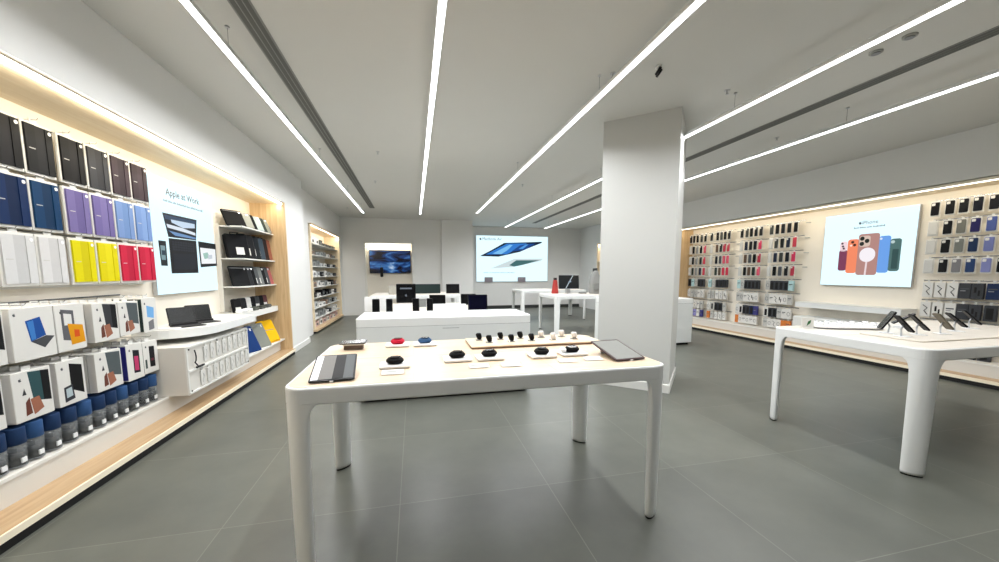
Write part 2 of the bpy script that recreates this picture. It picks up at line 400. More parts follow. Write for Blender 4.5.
# ---- tablet covers
def folio(y, z, col, col2, label, w=.2, h=.33):
    t = thing('tablet_cover', label, 'tablet cover', (-2.56, y, z), 0, 'tablet covers hanging on the wall unit')
    # local: x out of the wall, y along, z up, origin at top middle of pack
    part('packaging', t, ('packaging', w, h), lambda: MB().slab(w+.026, h+.03, -.016, .0, .008, .002, CARD, M=T(0, 0, -h/2) @ RY(90) @ RZ(90)).box(-.016, -.012, -.03, .03, 0, .045, CARD))
    def cov():
        m = MB(); a = w*.36
        for u0, u1, c, d in ((-w/2, -w/2+a, col, .012), (-w/2+a, w/2-a*.75, col2, .009), (w/2-a*.75, w/2, col, .012)):
            m.box(.0, d, u0+.001, u1-.001, -h+.005, -.004, c)
        return m
    part('cover', t, ('cover', col.name, col2.name, w, h), cov)
    part('round_sticker', t, ('round_sticker', w), lambda: MB().cyl(.012, .0, .002, WPL, n=16, M=T(.0125, w/2-.022, -.03) @ RY(90)))
    part('printed_name', t, ('printed_name', w), lambda: MB().box(.012, .0128, -w/2+.018, -w/2+.062, -h*.5-.004, -h*.5+.002, CARDG))
C = colour
FY = (2.86, 3.13, 3.37, 3.63, 3.87, 4.11, 4.345)
rows = [(2.475, [('black', '#0e0e10', '#151517'), ('black', '#0e0e10', '#17171a'), ('black', '#131416', '#1c1d1f'), ('black', '#0a0a0c', '#121214'), ('charcoal', '#35363a', '#2b2c30'), ('dark plum brown', '#3a2f36', '#2f262c'), ('dark plum brown', '#33292f', '#3a2f36')]),
        (2.09, [('navy', '#10254a', '#0c1c3a'), ('navy', '#10264d', '#0b1d3d'), ('deep teal blue', '#0d3357', '#0a2948'), ('purple', '#6a6090', '#5f5585'), ('purple', '#655b8e', '#6f6596'), ('light blue', '#6d87b6', '#6480ae'), ('light blue', '#6a86b8', '#7490bf')]),
        (1.705, [('white', '#bcbdc0', '#b0b1b4'), ('white', '#c2c3c5', '#b4b5b7'), ('white', '#c4c4c6', '#b8b8ba'), ('yellow', '#c9bf08', '#bbb006'), ('yellow', '#c8bc08', '#cfc414'), ('red', '#b8223f', '#a81b38'), ('red', '#b01e3b', '#ba2542')])]
for ri, (z, cs) in enumerate(rows):
    rail(UL, -1, 2.74, 4.46, z+.035, 7)
    for ci, (y, (nm, c1, c2)) in enumerate(zip(FY, cs)):
        folio(y, z, C(c1), C(c2), '%s tablet cover, %s row, %s column away from the work poster' % (nm, ('top', 'middle', 'bottom')[ri], ORD[6-ci]), .2 if ci > 1 else .215, .33)
        # shelf-edge price strip under each row
    MB().box(-2.665, -2.655, 2.74, 4.46, z-.365, z-.35, TRIM).obj('price_strip', UL)

# ---- boxed accessories hanging in stacks
def picture(kind, w, h):
    m = MB()
    P = lambda pts, c, n=1: m.poly([(x*w*1.02+.0, y*h*1.12) for x, y in pts], 0, .0006*n, c, RYZ)
    RYZ = Matrix(((0, 0, 1, 0), (1, 0, 0, 0), (0, 1, 0, 0), (0, 0, 0, 1)))   # (u,v,n)->(n,u,v)
    if kind == 'keyboard':
        P([(-.18, .22), (.16, .27), (.26, -.06), (-.1, -.14)], C('#1f4a90')); P([(-.14, .2), (.0, .22), (.02, -.1), (-.08, -.12)], C('#3a74b8'), 1.4)
        P([(-.1, -.14), (.26, -.07), (.46, -.1), (.2, -.28)], C('#45464a'))
    elif kind == 'case_yellow':
        P([(-.3, .36), (.12, .32), (.12, -.28), (-.3, -.22)], C('#5a5b60')); P([(-.22, .28), (.04, .25), (.04, .05), (-.22, .05)], C('#d4d4d2'), 1.4)
        P([(-.12, .08), (.4, .02), (.44, -.32), (-.04, -.34)], C('#d08e14'), 1.8); P([(.08, -.05), (.26, -.07), (.26, -.2), (.08, -.2)], C('#c94f1c'), 2.2)
    elif kind == 'black_folio':
        P([(-.05, .38), (.4, .3), (.4, -.3), (-.05, -.15)], C('#141416')); P([(-.3, -.08), (.0, -.05), (.05, -.35), (-.3, -.38)], C('#33343a'), 1.5); P([(-.24, -.12), (-.04, -.1), (-.02, -.28), (-.24, -.3)], C('#a9b7bd'), 2)
    elif kind == 'phone':
        P([(-.12, .3), (.26, .26), (.26, -.3), (-.12, -.28)], C('#1a1a22')); P([(-.06, .14), (.18, .12), (.18, -.24), (-.06, -.22)], C('#b43a66'), 1.5)
    elif kind == 'phone_black':
        P([(-.1, .3), (.25, .28), (.25, -.3), (-.1, -.28)], C('#151519')); P([(-.4, -.05), (-.28, -.05), (-.28, -.3), (-.4, -.3)], C('#3e4a48'), 1.2); P([(-.02, -.05), (.17, -.05), (.17, -.12), (-.02, -.12)], C('#5f2c36'), 1.6)
    elif kind == 'blue_tablet':
        P([(-.2, .25), (.3, .18), (.25, -.1), (-.2, -.05)], C('#6da3d6')); P([(-.15, -.18), (.22, -.12), (.22, -.38), (-.15, -.4)], C('#6f7074'))
    else:
        P([(-.1, .42), (.44, .38), (.44, -.2), (-.02, -.12)], C({'folio': '#4d5558', 'folio_teal': '#2f4c50', 'folio_dark': '#34363a'}[kind]))
        if kind != 'folio': P([(.22, .4), (.44, .38), (.44, -.2), (.24, -.16)], C('#17181b'), 1.4)
        P([(-.22, -.12), (-.12, -.04), (-.08, -.34), (-.24, -.36)], C('#643a30'), 1.3); P([(-.1, -.08), (.12, -.06), (.22, -.3), (-.04, -.38)], C('#96624e'), 1.3)
        P([(-.28, .02), (-.22, .14), (-.18, .02)], C('#35363a'))
    if kind != 'keyboard': fruit(m, .022, INK, RYZ @ T(-.3*w, .34*h, 0))
    else: fruit(m, .02, INK, RYZ @ T(-.4*w, .38*h, 0))
    return m
def boxpack(y, z0, w, h, kind, k, n, label, side='#e8e6e3'):
    """k = 0 is the front box of n on one hook"""
    x = -2.365-.056*k
    t = thing('accessory_box', label, 'boxed accessory', (x, y, z0+h/2), 0, 'boxed tablet accessories hanging in stacks')
    def body():
        m = MB(); m.slab(w, h, -.05, 0, .004, .002, CARD, M=RY(90) @ RZ(90)); m.box(-.048, -.002, -w/2-.0006, -w/2+.001, -h/2+.01, h/2-.01, C(side)); m.box(-.027, -.024, -.028, .028, h/2, h/2+.026, CARD)
        return m
    part('carton', t, ('carton', w, h, side), body)
    if k == 0: part('cover_picture', t, ('cover_picture', kind, w, h), lambda: picture(kind, w, h))
BA = [(2.66, .19, .32, 'folio_dark', '#e8e6e3'), (2.93, .275, .33, 'keyboard', '#e8e6e3'), (3.19, .225, .325, 'case_yellow', '#dedcda'), (3.495, .24, .30, 'folio_dark', '#c9c7c4'), (3.74, .225, .28, 'folio', '#d8d6d3'), (3.99, .185, .31, 'blue_tablet', '#2e3b39')]
BB = [(2.6, .2, .3, 'folio_teal', '#e8e6e3'), (2.875, .245, .31, 'folio_teal', '#dddbd8'), (3.145, .215, .31, 'black_folio', '#cfcdca'), (3.475, .255, .3, 'folio', '#c3c1be'), (3.755, .19, .31, 'phone', '#2b2a78'), (3.95, .19, .29, 'phone_black', '#2c4a3a')]
DESC = {'folio_dark': 'dark tablet folio', 'keyboard': 'blue tablet with keyboard', 'case_yellow': 'yellow and grey tablet', 'folio': 'grey tablet folio', 'blue_tablet': 'pale blue tablet', 'folio_teal': 'teal tablet folio',
        'black_folio': 'black tablet folio', 'phone': 'pink phone screen', 'phone_black': 'black phone'}
for rn, z0, row in (('upper', .905, BA), ('lower', .525, BB)):
    rail(UL, -1, 2.5, 4.12, z0+.345, -6)
    for i, (y, w, h, kind, side) in enumerate(row):
        for k in range(4):
            where = 'front' if k == 0 else '%s behind' % ORD[k]
            boxpack(y, z0+(.33-h)*.5, w, h, kind, k, 4, 'white box, %s, in %s stack of %s, %s column from cabinet' % (where, rn, DESC[kind], ORD[5-i]), side)
# ---- blue and clear charger tubs
CY = [2.53, 2.655, 2.77, 2.88, 3.0, 3.125, 3.25, 3.375, 3.49, 3.61, 3.73, 3.855, 3.97]
for i, y in enumerate(CY):
    for k in range(2):
        t = thing('charger_pack', 'blue-banded clear charger pack, %s row, %s from the cable cabinet' % ('front' if k == 0 else 'back', ORD[12-i] if 12-i < 12 else 'thirteenth'), 'charger pack', (-2.41-.115*k, y, .272), 0, 'clear charger packs standing on the base shelf')
        part('clear_cup', t, ('clear_cup',), lambda: MB().cyl(.047, 0, .138, CLEARP, n=18, r2=.051).cyl(.046, .0, .004, GREY, n=18))
        part('charger', t, ('charger',), lambda: MB().cyl(.04, .006, .085, BLK, n=14).box(-.02, .03, -.02, .018, .08, .115, DGREY).box(.025, .044, -.014, .016, .02, .05, WPL))
        part('cable', t, ('cable',), lambda: MB().tube([(.03*math.cos(a*.7), .033*math.sin(a*.7), .05+.002*a) for a in range(20)], .004, BLK, 6))
        c = '#1f3558' if i % 3 else '#2f4f7c'
        part('paper_band', t, ('paper_band', c), lambda: MB().loft([[(r*math.cos(2*PI*q/18), r*math.sin(2*PI*q/18), z) for q in range(18)] for r, z in ((.0505, .138), (.052, .14), (.052, .238), (.05, .242))], C(c), smooth=True))

# ---- lit poster on the tablet wall
def lightbox(name, label, M, w, h):
    t = thing(name, label, 'light box poster', (0, 0, 0)); t.matrix_world = M
    m = MB(); m.slab(w, h, 0, .04, .006, .003, ALU); m.obj('frame', t)
    m = MB(); m.slab(w-.012, h-.012, .038, .0425, .004, .0005, POSTER); m.obj('lit_panel', t, 'glowing pale panel')
    return t
def greek(m, x0, x1, y, hgt, c, z):
    x = x0; rng = random.Random(3)
    while x < x1-.002:
        wl = hgt*rng.uniform(2, 5)
        xe = min(x+wl, x1)
        q = x
        while q < xe: m.box(q, q+hgt*.45, y, y+hgt*rng.choice((.7, .7, 1)), z, z+.0006, c); q += hgt*.7
        x = xe+hgt*.6
# local: x along (picture right), y up, z out
w, h = 1.225, 1.25
M1 = wallM((-2.665, 4.575+w/2, 1.215+h/2), (0, 1, 0), (1, 0, 0))
t = lightbox('work_poster', 'tall lit poster with two tablets and a phone, on the tablet wall', M1, w, h)
U = lambda u, v: ((u*1.102-.0204-.5)*w, (v*1.016-.004-.5)*h)
Z = .0427
def shp(m, pts, c, n): m.poly([U(*p) for p in pts], Z, Z+.0006*n, c)
m = MB()
shp(m, [(.16, .70), (.64, .705), (.605, .505), (.21, .50)], glow('#101826'), 1)
shp(m, [(.18, .685), (.62, .69), (.61, .64), (.19, .65)], glow('#24415f'), 2)
shp(m, [(.26, .655), (.60, .66), (.60, .62), (.42, .6), (.27, .63)], glow('#c9dcf0'), 3)
shp(m, [(.2, .61), (.4, .6), (.6, .575), (.6, .55), (.36, .57), (.21, .58)], glow('#dfe9f4'), 3)
shp(m, [(.22, .555), (.4, .545), (.6, .53), (.6, .515), (.3, .52)], glow('#6d94c4'), 3)
m.obj('printed_laptop_screen', t, 'open tablet screen with pale streaks')
m = MB(); shp(m, [(.21, .49), (.605, .50), (.60, .19), (.21, .185)], glow('#0e1016'), 1)
shp(m, [(.25, .36), (.57, .37), (.57, .225), (.25, .22)], glow('#161b26'), 2)
for q in range(9):
    for r_ in range(4): u = .25+q*.036; v = .39+r_*.022; shp(m, [(u, v), (u+.028, v), (u+.028, v+.015), (u, v+.015)], glow('#232833'), 2)
m.obj('printed_keyboard', t)
m = MB(); shp(m, [(.635, .50), (.945, .497), (.94, .265), (.645, .245)], glow('#11161c'), 1); shp(m, [(.66, .44), (.93, .44), (.925, .29), (.665, .28)], glow('#f3f7f9'), 2)
shp(m, [(.70, .385), (.78, .40), (.82, .345), (.72, .33)], glow('#9cc3b8'), 3); shp(m, [(.78, .37), (.86, .38), (.86, .34), (.79, .33)], glow('#c6cfd8'), 4)
m.obj('printed_tablet', t)
m = MB(); shp(m, [(.08, .46), (.172, .46), (.17, .25), (.09, .25)], glow('#151a20'), 1); shp(m, [(.1, .42), (.155, .42), (.15, .3), (.1, .3)], glow('#7e9aa0'), 2); shp(m, [(.11, .38), (.15, .38), (.15, .34), (.11, .34)], glow('#2c3c4a'), 3)
m.obj('printed_phone', t)
m = MB(); text_into(m, 'Apple at Work', .105, glow('#24303a', .6), T(*U(.465, .885), Z+.001), .001); greek(m, U(.19, 0)[0], U(.75, 0)[0], U(0, .80)[1], .022, glow('#7c8d96'), Z)
m.obj('printed_lettering', t)

# ---- curved shelf with two tablets, cable cabinet, shelves with sleeves
t = thing('ledge_shelf', 'thick white ledge with rounded end under the work poster', 'shelf', (-2.67, 0, .80))
pts = []
R_ = .42
for k in range(9):
    a = math.radians(90*k/8)
    pts.append((.55-R_+R_*math.sin(a)-0, 4.22+R_-R_*math.cos(a)))
pts = [(0, 4.22)] + pts + [(.55, 5.62), (.34, 5.66), (.34, 7.125), (0, 7.125)]
MB().loft([[(x, y, 0) for x, y in pts], [(x, y, .08) for x, y in pts]], LACQ).obj('shelf_body', t)
MB().loft([[(x, y, .08) for x, y in pts], [(x+.0, y, .085) for x, y in pts]], TRIM).obj('shelf_top', t)
def tablet_kb(x, y, z, rz, label):
    t = thing('tablet_with_keyboard', label, 'tablet', (x, y, z), rz)
    part('keyboard_base', t, ('keyboard_base',), lambda: MB().slab(.25, .19, 0, .01, .01, .002, BLKM, cx=0, cy=.0).box(-.115, .115, -.02, .075, .01, .0105, DGREY))
    part('tablet_screen', t, ('tablet_screen',), lambda: MB().slab(.25, .18, -.004, .004, .012, .002, BLK, M=T(0, .12, .11) @ RX(76)).box(-.117, .117, -.082, .082, .004, .0046, SCREEN, M=T(0, .12, .11) @ RX(76)))
    part('stand_flap', t, ('stand_flap',), lambda: MB().box(-.12, .12, .06, .12, .01, .03, BLKM))
# screens face the room (+x): local -y is the front
tablet_kb(-2.36, 4.55, .885, 52, 'black tablet on keyboard stand on the ledge, first beside the boxes')
tablet_kb(-2.36, 4.87, .885, 52, 'black tablet on keyboard stand on the ledge, towards the sleeve shelves')
tag(MB().slab(.16, .11, 0, .012, .01, .002, WPL).obj('demo_mat', loc=(-2.42, 4.34, .885)), 'small white mat lying on the ledge before the tablets', 'tray')
# cabinet
t = thing('cable_cabinet', 'white low cabinet with hanging white cables under the ledge', 'cabinet', (-2.42, 4.73, .27))
MB().box(-.25, .26, -.67, .67, -.0, .47, PANELW).obj('body', t)
fr = MB(); 
for a in ((-.66, .66, .0, .018), (-.66, .66, .215, .235), (-.66, .66, .452, .47)): fr.box(.26, .275, a[0], a[1], a[2], a[3], TRIM)
fr.box(.26, .275, -.67, -.65, 0, .47, TRIM); fr.box(.26, .275, .65, .67, 0, .47, TRIM); fr.obj('front_frame', t)
for yy, zz in ((-.63, .44), (.63, .44), (-.63, .03), (.63, .03), (-.1, .445), (.25, .445)): MB().cyl(.009, 0, .004, BLK, n=10, M=T(.275, yy, zz) @ RY(90)).obj('screw', t)
b = MB(); b.tube([(.268, -.55+.02*math.sin(k*.5), .42-.022*k) for k in range(6)]+[(.27, -.56+.03*k, .30-.03*k if k < 3 else .245) for k in range(6)], .006, BLK, 6); b.box(.26, .275, -.53, -.4, .235, .25, BLKM)
o = b.obj('charging_cable'); o.location = (-2.405, 4.73, .27); tag(o, 'short black charging cable hanging inside the white cable cabinet', 'cable')
for r_, zt in ((0, .445), (1, .21)):
    for i in range(9 if r_ else 8):
        y = 4.2+(i+(.9 if r_ else 1.6))*.128
        t = thing('cable_pack', 'white cable pack in the cabinet, %s row, %s one from the boxes' % (('upper', 'lower')[r_], ORD[i]), 'cable pack', (-2.152, y, .27+zt), 0, 'white cable packs in the low cabinet')
        part('sleeve', t, ('sleeve', r_), lambda: MB().slab(.07, .155, -.006, .006, .006, .002, CARD, M=T(0, 0, -.1) @ RY(90) @ RZ(90)).box(-.002, .002, -.015, .015, -.03, 0, CARD))
        part('printed_cable', t, ('printed_cable',), lambda: MB().tube([(.0075, .015*math.sin(k*.8), -.06-.012*k) for k in range(8)], .0022, CARDG, 6))
# sleeve shelves
for nm, z in (('top', 2.11), ('second', 1.66), ('third', 1.26)):
    MB().box(-2.67, -2.33, 5.95, 7.125, z-.018, z, TRIM).obj('shelf_board', UL)
MB().box(-2.67, -2.25, 5.44, 7.125, .28, .3, TRIM).obj('shelf_board', UL)
MB().box(-2.67, -2.62, 5.93, 5.95, .9, 2.13, PANELW).obj('upright', UL)
def sleeve(x, y, z, w, h, th, lean, colr, name, label, cat, rz=0, extra=None, group=None):
    t = thing(name, label, cat, (x, y, z), rz, group)
    key = (name, w, h, th, lean, colr.name)
    # local: x out of the wall, y along; leaned back about the bottom edge
    Ml = RY(-lean) @ T(0, 0, h/2) @ RY(90) @ RZ(90)
    part('body', t, ('body',)+key, lambda: MB().slab(w, h, -th, 0, .025, min(.012, th*.4), colr, M=Ml))
    if extra == 'window': part('label_window', t, ('label_window',)+key, lambda: MB().box(-w*.3, w*.3, -h*.4, -h*.12, .0, .002, CARD, M=Ml))
    if extra == 'zip': part('zip', t, ('zip',)+key, lambda: MB().box(-w*.45, w*.45, h*.38, h*.4, .0, .003, GREY, M=Ml).box(w*.3, w*.36, h*.3, h*.4, .003, .006, ALU, M=Ml))
    if extra == 'pocket': part('pocket', t, ('pocket',)+key, lambda: MB().slab(w*.8, h*.45, 0, .025, .02, .006, colr, cy=-h*.22, M=Ml)); part('zip', t, ('zip',)+key, lambda: MB().box(-w*.35, w*.35, h*.05, h*.07, .0, .004, GREY, M=Ml))
    if extra == 'strap': part('handle', t, ('handle',)+key, lambda: MB().tube([(-w*.2, h*.48, -th/2), (-w*.18, h*.58, -th/2), (w*.18, h*.58, -th/2), (w*.2, h*.48, -th/2)], .008, BLKM, 6, M=Ml)); part('tag', t, ('tag',)+key, lambda: MB().box(-w*.1, w*.25, -h*.35, -h*.05, .0, .002, CARD, M=Ml))
G1 = 'laptop sleeves on the top shelf'
for i, (y, c, nm, ex, w_) in enumerate(((6.06, '#111214', 'black', 'zip', .26), (6.26, '#8b8d86', 'grey-green', 'zip', .3), (6.44, '#141517', 'black', None, .24), (6.62, '#9aa6a6', 'pale blue-grey', 'zip', .28), (6.79, '#2c3430', 'dark green', None, .24), (6.93, '#7c7f76', 'olive grey', 'zip', .24), (7.05, '#6b4436', 'brown', None, .16))):
    sleeve(-2.42+.008*i, y-.03, 2.112, w_*1.1, .27 if i < 6 else .17, .03, 28, C(c, .8), 'laptop_sleeve', '%s laptop sleeve on the top shelf beside the work poster, %s in the row' % (nm, ORD[i]), 'sleeve', -35, ex, G1)
for i, (y, c, nm) in enumerate(((6.12, '#121316', 'black'), (6.33, '#17181b', 'black'), (6.52, '#1c2024', 'charcoal'), (6.70, '#3a4650', 'slate blue'), (6.86, '#2a1f1c', 'dark brown'), (7.0, '#8a5440', 'tan brown'))):
    sleeve(-2.43, y-.06, 1.662, .3, .36, .07, 14, C(c, .7), 'shoulder_bag', '%s shoulder bag on the second shelf, %s in the row' % (nm, ORD[i]), 'bag', -42, 'strap', 'bags on the second shelf')
for i, (y, c, nm) in enumerate(((6.05, '#1a1b1d', 'black'), (6.17, '#2b2c2f', 'charcoal'), (6.29, '#17181a', 'black'), (6.42, '#55585a', 'grey'), (6.56, '#767977', 'pale grey'), (6.7, '#1d1e20', 'black'), (6.83, '#4a4c4e', 'dark grey'), (6.97, '#a8605c', 'reddish'))):
    sleeve(-2.42, y, 1.262, .26, .31, .03, 20, C(c, .75), 'tablet_sleeve', '%s tablet sleeve on the third shelf, %s in the row' % (nm, ORD[i]), 'sleeve', -38, 'window' if i in (3, 4, 6) else 'zip', 'sleeves on the third shelf')
for i, (y, c, nm) in enumerate(((5.95, '#141416', 'black'), (6.12, '#202124', 'black'), (6.28, '#dcdcd9', 'white'), (6.44, '#17181a', 'black'), (6.6, '#3e4043', 'charcoal'), (6.76, '#17181a', 'black'), (6.92, '#5d3a3c', 'dark red'))):
    sleeve(-2.45, y, .887, .14, .2, .05, 8, C(c, .6), 'headphone_box', '%s headphone box on the long ledge, %s in the row under the sleeve shelves' % (nm, ORD[i]), 'box', -25, 'window' if i % 2 == 0 else None, 'small boxes on the ledge')
for i, (y, c, nm) in enumerate(((5.86, '#f0f0ee', 'white'), (6.06, '#ecebe8', 'white'), (6.3, '#4b5046', 'olive'), (6.55, '#3d4038', 'dark olive'), (6.8, '#4d4f4c', 'grey'))):
    t = thing('flat_case', '%s flat case lying at the front of the ledge, %s in the row' % (nm, ORD[i]), 'case', (-2.385, y, .886), 0, 'flat cases at the front of the ledge')
    part('shell', t, ('shell', c), lambda: MB().slab(.09, .17, 0, .05, .02, .012, C(c, .6)))
    part('zip', t, ('czip',), lambda: MB().slab(.0915, .1715, .024, .028, .02, .001, GREY))
for i, (y, c, nm) in enumerate(((5.95, '#17356b', 'navy blue'), (6.35, '#7d8079', 'grey'), (6.76, '#e3b015', 'yellow'))):
    sleeve(-2.30, y, .302, .36, .40, .035, 24, C(c, .8), 'laptop_bag', '%s laptop bag leaning on the lowest shelf under the ledge' % nm, 'bag', -18, 'pocket' if i == 2 else 'zip', None)
MB().box(-2.6, -2.35, 5.41, 5.44, .28, .8, PANELW).obj('divider', UL)

# ------------------------------------------------------------------ phone case wall
def phone_case(x, y, z, col, label, s=1, group=None, win=True, w=.082, h=.2):
    t = thing('phone_case', label, 'phone case', (x, y, z), 0, group)
    part('backing_card', t, ('backing_card', w, h), lambda: MB().slab(w+.016, h+.02, -.0, .012, .006, .002, CARD, M=T(0, 0, -h/2+.0) @ RY(-90) @ RZ(-90)).box(-.002, .002, -.012, .012, 0, .035, CARD))
    part('case', t, ('case', col, w, h), lambda: MB().slab(w, h-.01, .011, .022, .014, .003, C(col, .45), M=T(0, 0, -h/2) @ RY(-90) @ RZ(-90)))
    if win: part('camera_opening', t, ('camera_opening', col, w, h), lambda: MB().slab(w*.42, w*.42, .0215, .0235, .008, .0008, CARD, cx=-w*.2, cy=h/2-.006-w*.3, M=T(0, 0, -h/2) @ RY(-90) @ RZ(-90)))
XC = 7.45
ROWZ = (2.46, 2.165, 1.875, 1.59)
RN = ('top', 'second', 'third', 'fourth')
GY = [('first', (5.97, 6.1, 6.23, 6.355, 6.48)), ('second', (6.73, 6.85, 6.965, 7.08, 7.21)), ('third', (7.575, 7.69, 7.8, 7.92, 8.11)), ('fourth', (8.32, 8.45, 8.59, 8.72, 8.83))]
palette = ['#141517', '#1c1e20', '#26302c', '#3a3d3c', '#4b4f55', '#232a3c', '#5b4a3e', '#10151c']
reds = ['#c0394e', '#b8404f', '#c23a5c', '#a93648', '#c9566a']
cname = {'#141517': 'black', '#1c1e20': 'black', '#26302c': 'dark green', '#3a3d3c': 'charcoal', '#4b4f55': 'slate grey', '#232a3c': 'dark navy', '#5b4a3e': 'brown', '#10151c': 'black',
         '#c0394e': 'red', '#b8404f': 'red', '#c23a5c': 'pinkish red', '#a93648': 'dark red', '#c9566a': 'rose', '#c7c7c4': 'pale grey', '#8a8c8b': 'grey'}
rng = random.Random(11)
for gi, (gn, ys) in enumerate(GY):
    for ri, z in enumerate(ROWZ):
        rail(UR, 1, ys[0]-.07, ys[-1]+.07, z+.03, 5)
        MB().box(7.565, 7.59, ys[0]-.17, ys[0]-.09, z-.03, z-.016, mat('grey_tag', '#a5a7a4', .6)).obj('price_tag', UR)
        for ci, y in enumerate(ys):
            if ri == 0: col = ['#141517', '#1c1e20', '#10151c', '#141517', '#3a3d3c'][(ci+gi) % 5]
            elif ci == 0: col = reds[(ri+gi) % 5]
            elif ci == 1 and gi == 2: col = reds[(ri+2) % 5]
            elif ci == 4: col = '#c7c7c4'
            else: col = palette[(ci*3+ri*2+gi+rng.randint(0, 1)) % 8]
            if ri > 0 and gi == 3 and ci in (2,): col = '#8a8c8b'
            phone_case(XC-.002*((ci+ri) % 3), y, z, col, '%s phone case, %s row, %s of five, %s case block beyond the poster' % (cname[col], RN[ri], ORD[ci], gn), group='phone cases beyond the poster', win=(ri == 0 and ci == 4) or rng.random() < .25, w=.075)
YR = (3.945, 3.79, 3.655, 3.52, 3.375, 3.235)
cols = [['#141517', '#0f1012', '#141518', '#10121c', '#15161c', '#15161c'], ['#c7c7c4', '#121315', '#6b6c66', '#262452', '#4c5a94', '#141517'], ['#c7c7c4', '#101113', '#6f726e', '#1f3050', '#6c74a6', '#141517'], ['#c7c7c4', '#18191b', '#77777a', '#2a3f66', '#7a80b0', '#141517']]
cn2 = {'#141517': 'black', '#0f1012': 'black', '#141518': 'black', '#10121c': 'black', '#15161c': 'black', '#c7c7c4': 'blank pale grey', '#121315': 'black', '#6b6c66': 'taupe grey', '#262452': 'indigo', '#4c5a94': 'blue',
       '#101113': 'black', '#6f726e': 'grey', '#1f3050': 'navy', '#6c74a6': 'lilac blue', '#18191b': 'black', '#77777a': 'grey', '#2a3f66': 'denim blue', '#7a80b0': 'pale violet'}
for ri, z in enumerate((2.475, 2.195, 1.93, 1.65)):
    rail(UR, 1, 3.16, 4.02, z+.03, 6)
    for ci, y in enumerate(YR):
        col = cols[ri][ci]
        phone_case(XC, y, z, col, '%s phone case, %s row, %s column on the near side of the poster' % (cn2[col], RN[ri], ORD[ci]), group='phone cases beside the poster, camera side', win=ci > 0 or ri == 0, w=.088 if ci or not ri else .1, h=.195)
# hanging packs lower down
def acc_pack(y, ztop, kind, label, w=.1, h=.19):
    t = thing('accessory_pack', label, 'accessory pack', (XC+.01, y, ztop), 0, 'small packs hanging low on the phone wall')
    base = {'w': CARD, 'g': CARDG, 'k': C('#3c3e42'), 'b': C('#40407a'), 'o': C('#c8763a'), 'n': C('#22304f'), 'c': C('#a9c9cc'), 'p': C('#8d8ac0')}[kind[0]]
    part('pack', t, ('pack', kind[0], w, h), lambda: MB().slab(w, h, -.03, .012, .005, .002, base, M=T(0, 0, -h/2) @ RY(-90) @ RZ(-90)).box(-.002, .002, -.012, .012, 0, .035, CARD))
    Mw = T(0, 0, -h/2) @ RY(-90) @ RZ(-90)
    def pic():
        m = MB(); k = kind[1]
        if k == 'd': m.box(-w*.3, w*.28, -h*.38, h*.32, .012, .013, BLK, M=Mw)
        elif k == 'l': m.tube([(-w*.25, h*.3, .014), (w*.2, h*.1, .014), (-w*.1, -h*.1, .014), (w*.25, -h*.35, .014)], .005, BLK, 6, M=Mw)
        elif k == 'r': m.tube([(w*.28*math.cos(a*.6), h*.2*math.sin(a*.6), .014) for a in range(11)], .004, C('#6d6f73'), 6, M=Mw)
        elif k == 'e': m.box(-w*.25, -w*.05, -h*.1, h*.25, .012, .013, BLK, M=Mw).box(w*.08, w*.25, -h*.3, h*.05, .012, .013, BLK, M=Mw)
        elif k == 't': m.box(-w*.35, w*.35, h*.1, h*.18, .012, .013, INK, M=Mw).box(-w*.35, w*.1, -h*.02, h*.03, .012, .013, GREY, M=Mw)
        return m
    part('pack_picture', t, ('pack_picture',)+(kind[1], w, h), pic)
LOWZ = (1.29, 1.0, .71, .47)
LN = ('upper', 'second', 'third', 'lowest')
kinds = {0: ['ct', 'kd', 'kd', 'kd', 'kd', 'gr'], 1: ['gt', 'wr', 'we', 'wl', 'wt', 'gr'], 2: ['wr', 'wt', 'gt', 'kd', 'kd', 'wd'], 3: ['ot', 'ok', 'wr', 'wl', 'wr', 'gt']}
kd = {'c': 'pale teal', 'k': 'dark grey', 'g': 'pale grey', 'w': 'white', 'o': 'orange', 'b': 'purple blue', 'n': 'navy', 'p': 'lilac'}
for gi, (gn, ys) in enumerate(GY):
    n = 6 if gi < 2 else 5
    ya, yb = ys[0]-.03, ys[-1]+.06
    for ri, z in enumerate(LOWZ):
        rail(UR, 1, ya-.05, yb+.05, z+.03, n)
        for ci in range(n):
            k = kinds[ri][(ci+gi) % 6 if gi else ci]
            if gi == 1 and ri == 2 and ci < 2: k = ('bt', 'nd')[ci % 2]
            if gi == 1 and ri == 3: k = ['wr', 'wt', 'wr', 'wt', 'wr', 'ok'][ci]
            if gi == 3 and ri >= 2: k = ['bt', 'wt', 'pt', 'wl', 'wt'][ci] if ri == 3 else ['gt', 'wt', 'wl', 'wt', 'wl'][ci]
            y = ya+(ci+.5)*(yb-ya)/n
            acc_pack(y, z, k, '%s accessory pack, %s low row, %s place under the %s case block' % (kd[k[0]], LN[ri], ORD[ci], gn), w=.1, h=.2 if ri < 3 else .18)
kr = [['nt', 'ke', 'kt', 'wl', 'wl', 'wl'], ['kd', 'ke', 'kt', 'wt', 'we', 'wl']]
for ri, z in enumerate((1.31, 1.02, .73, .47)):
    rail(UR, 1, 3.16, 4.05, z+.03, 6)
    for ci, y in enumerate((3.29, 3.43, 3.55, 3.67, 3.80, 3.93)):
        k = kr[ri % 2][ci]
        acc_pack(y, z, k, '%s accessory pack, %s low row, %s column on near side of poster' % (kd[k[0]], LN[ri], ORD[5-ci]), w=.115, h=.215)
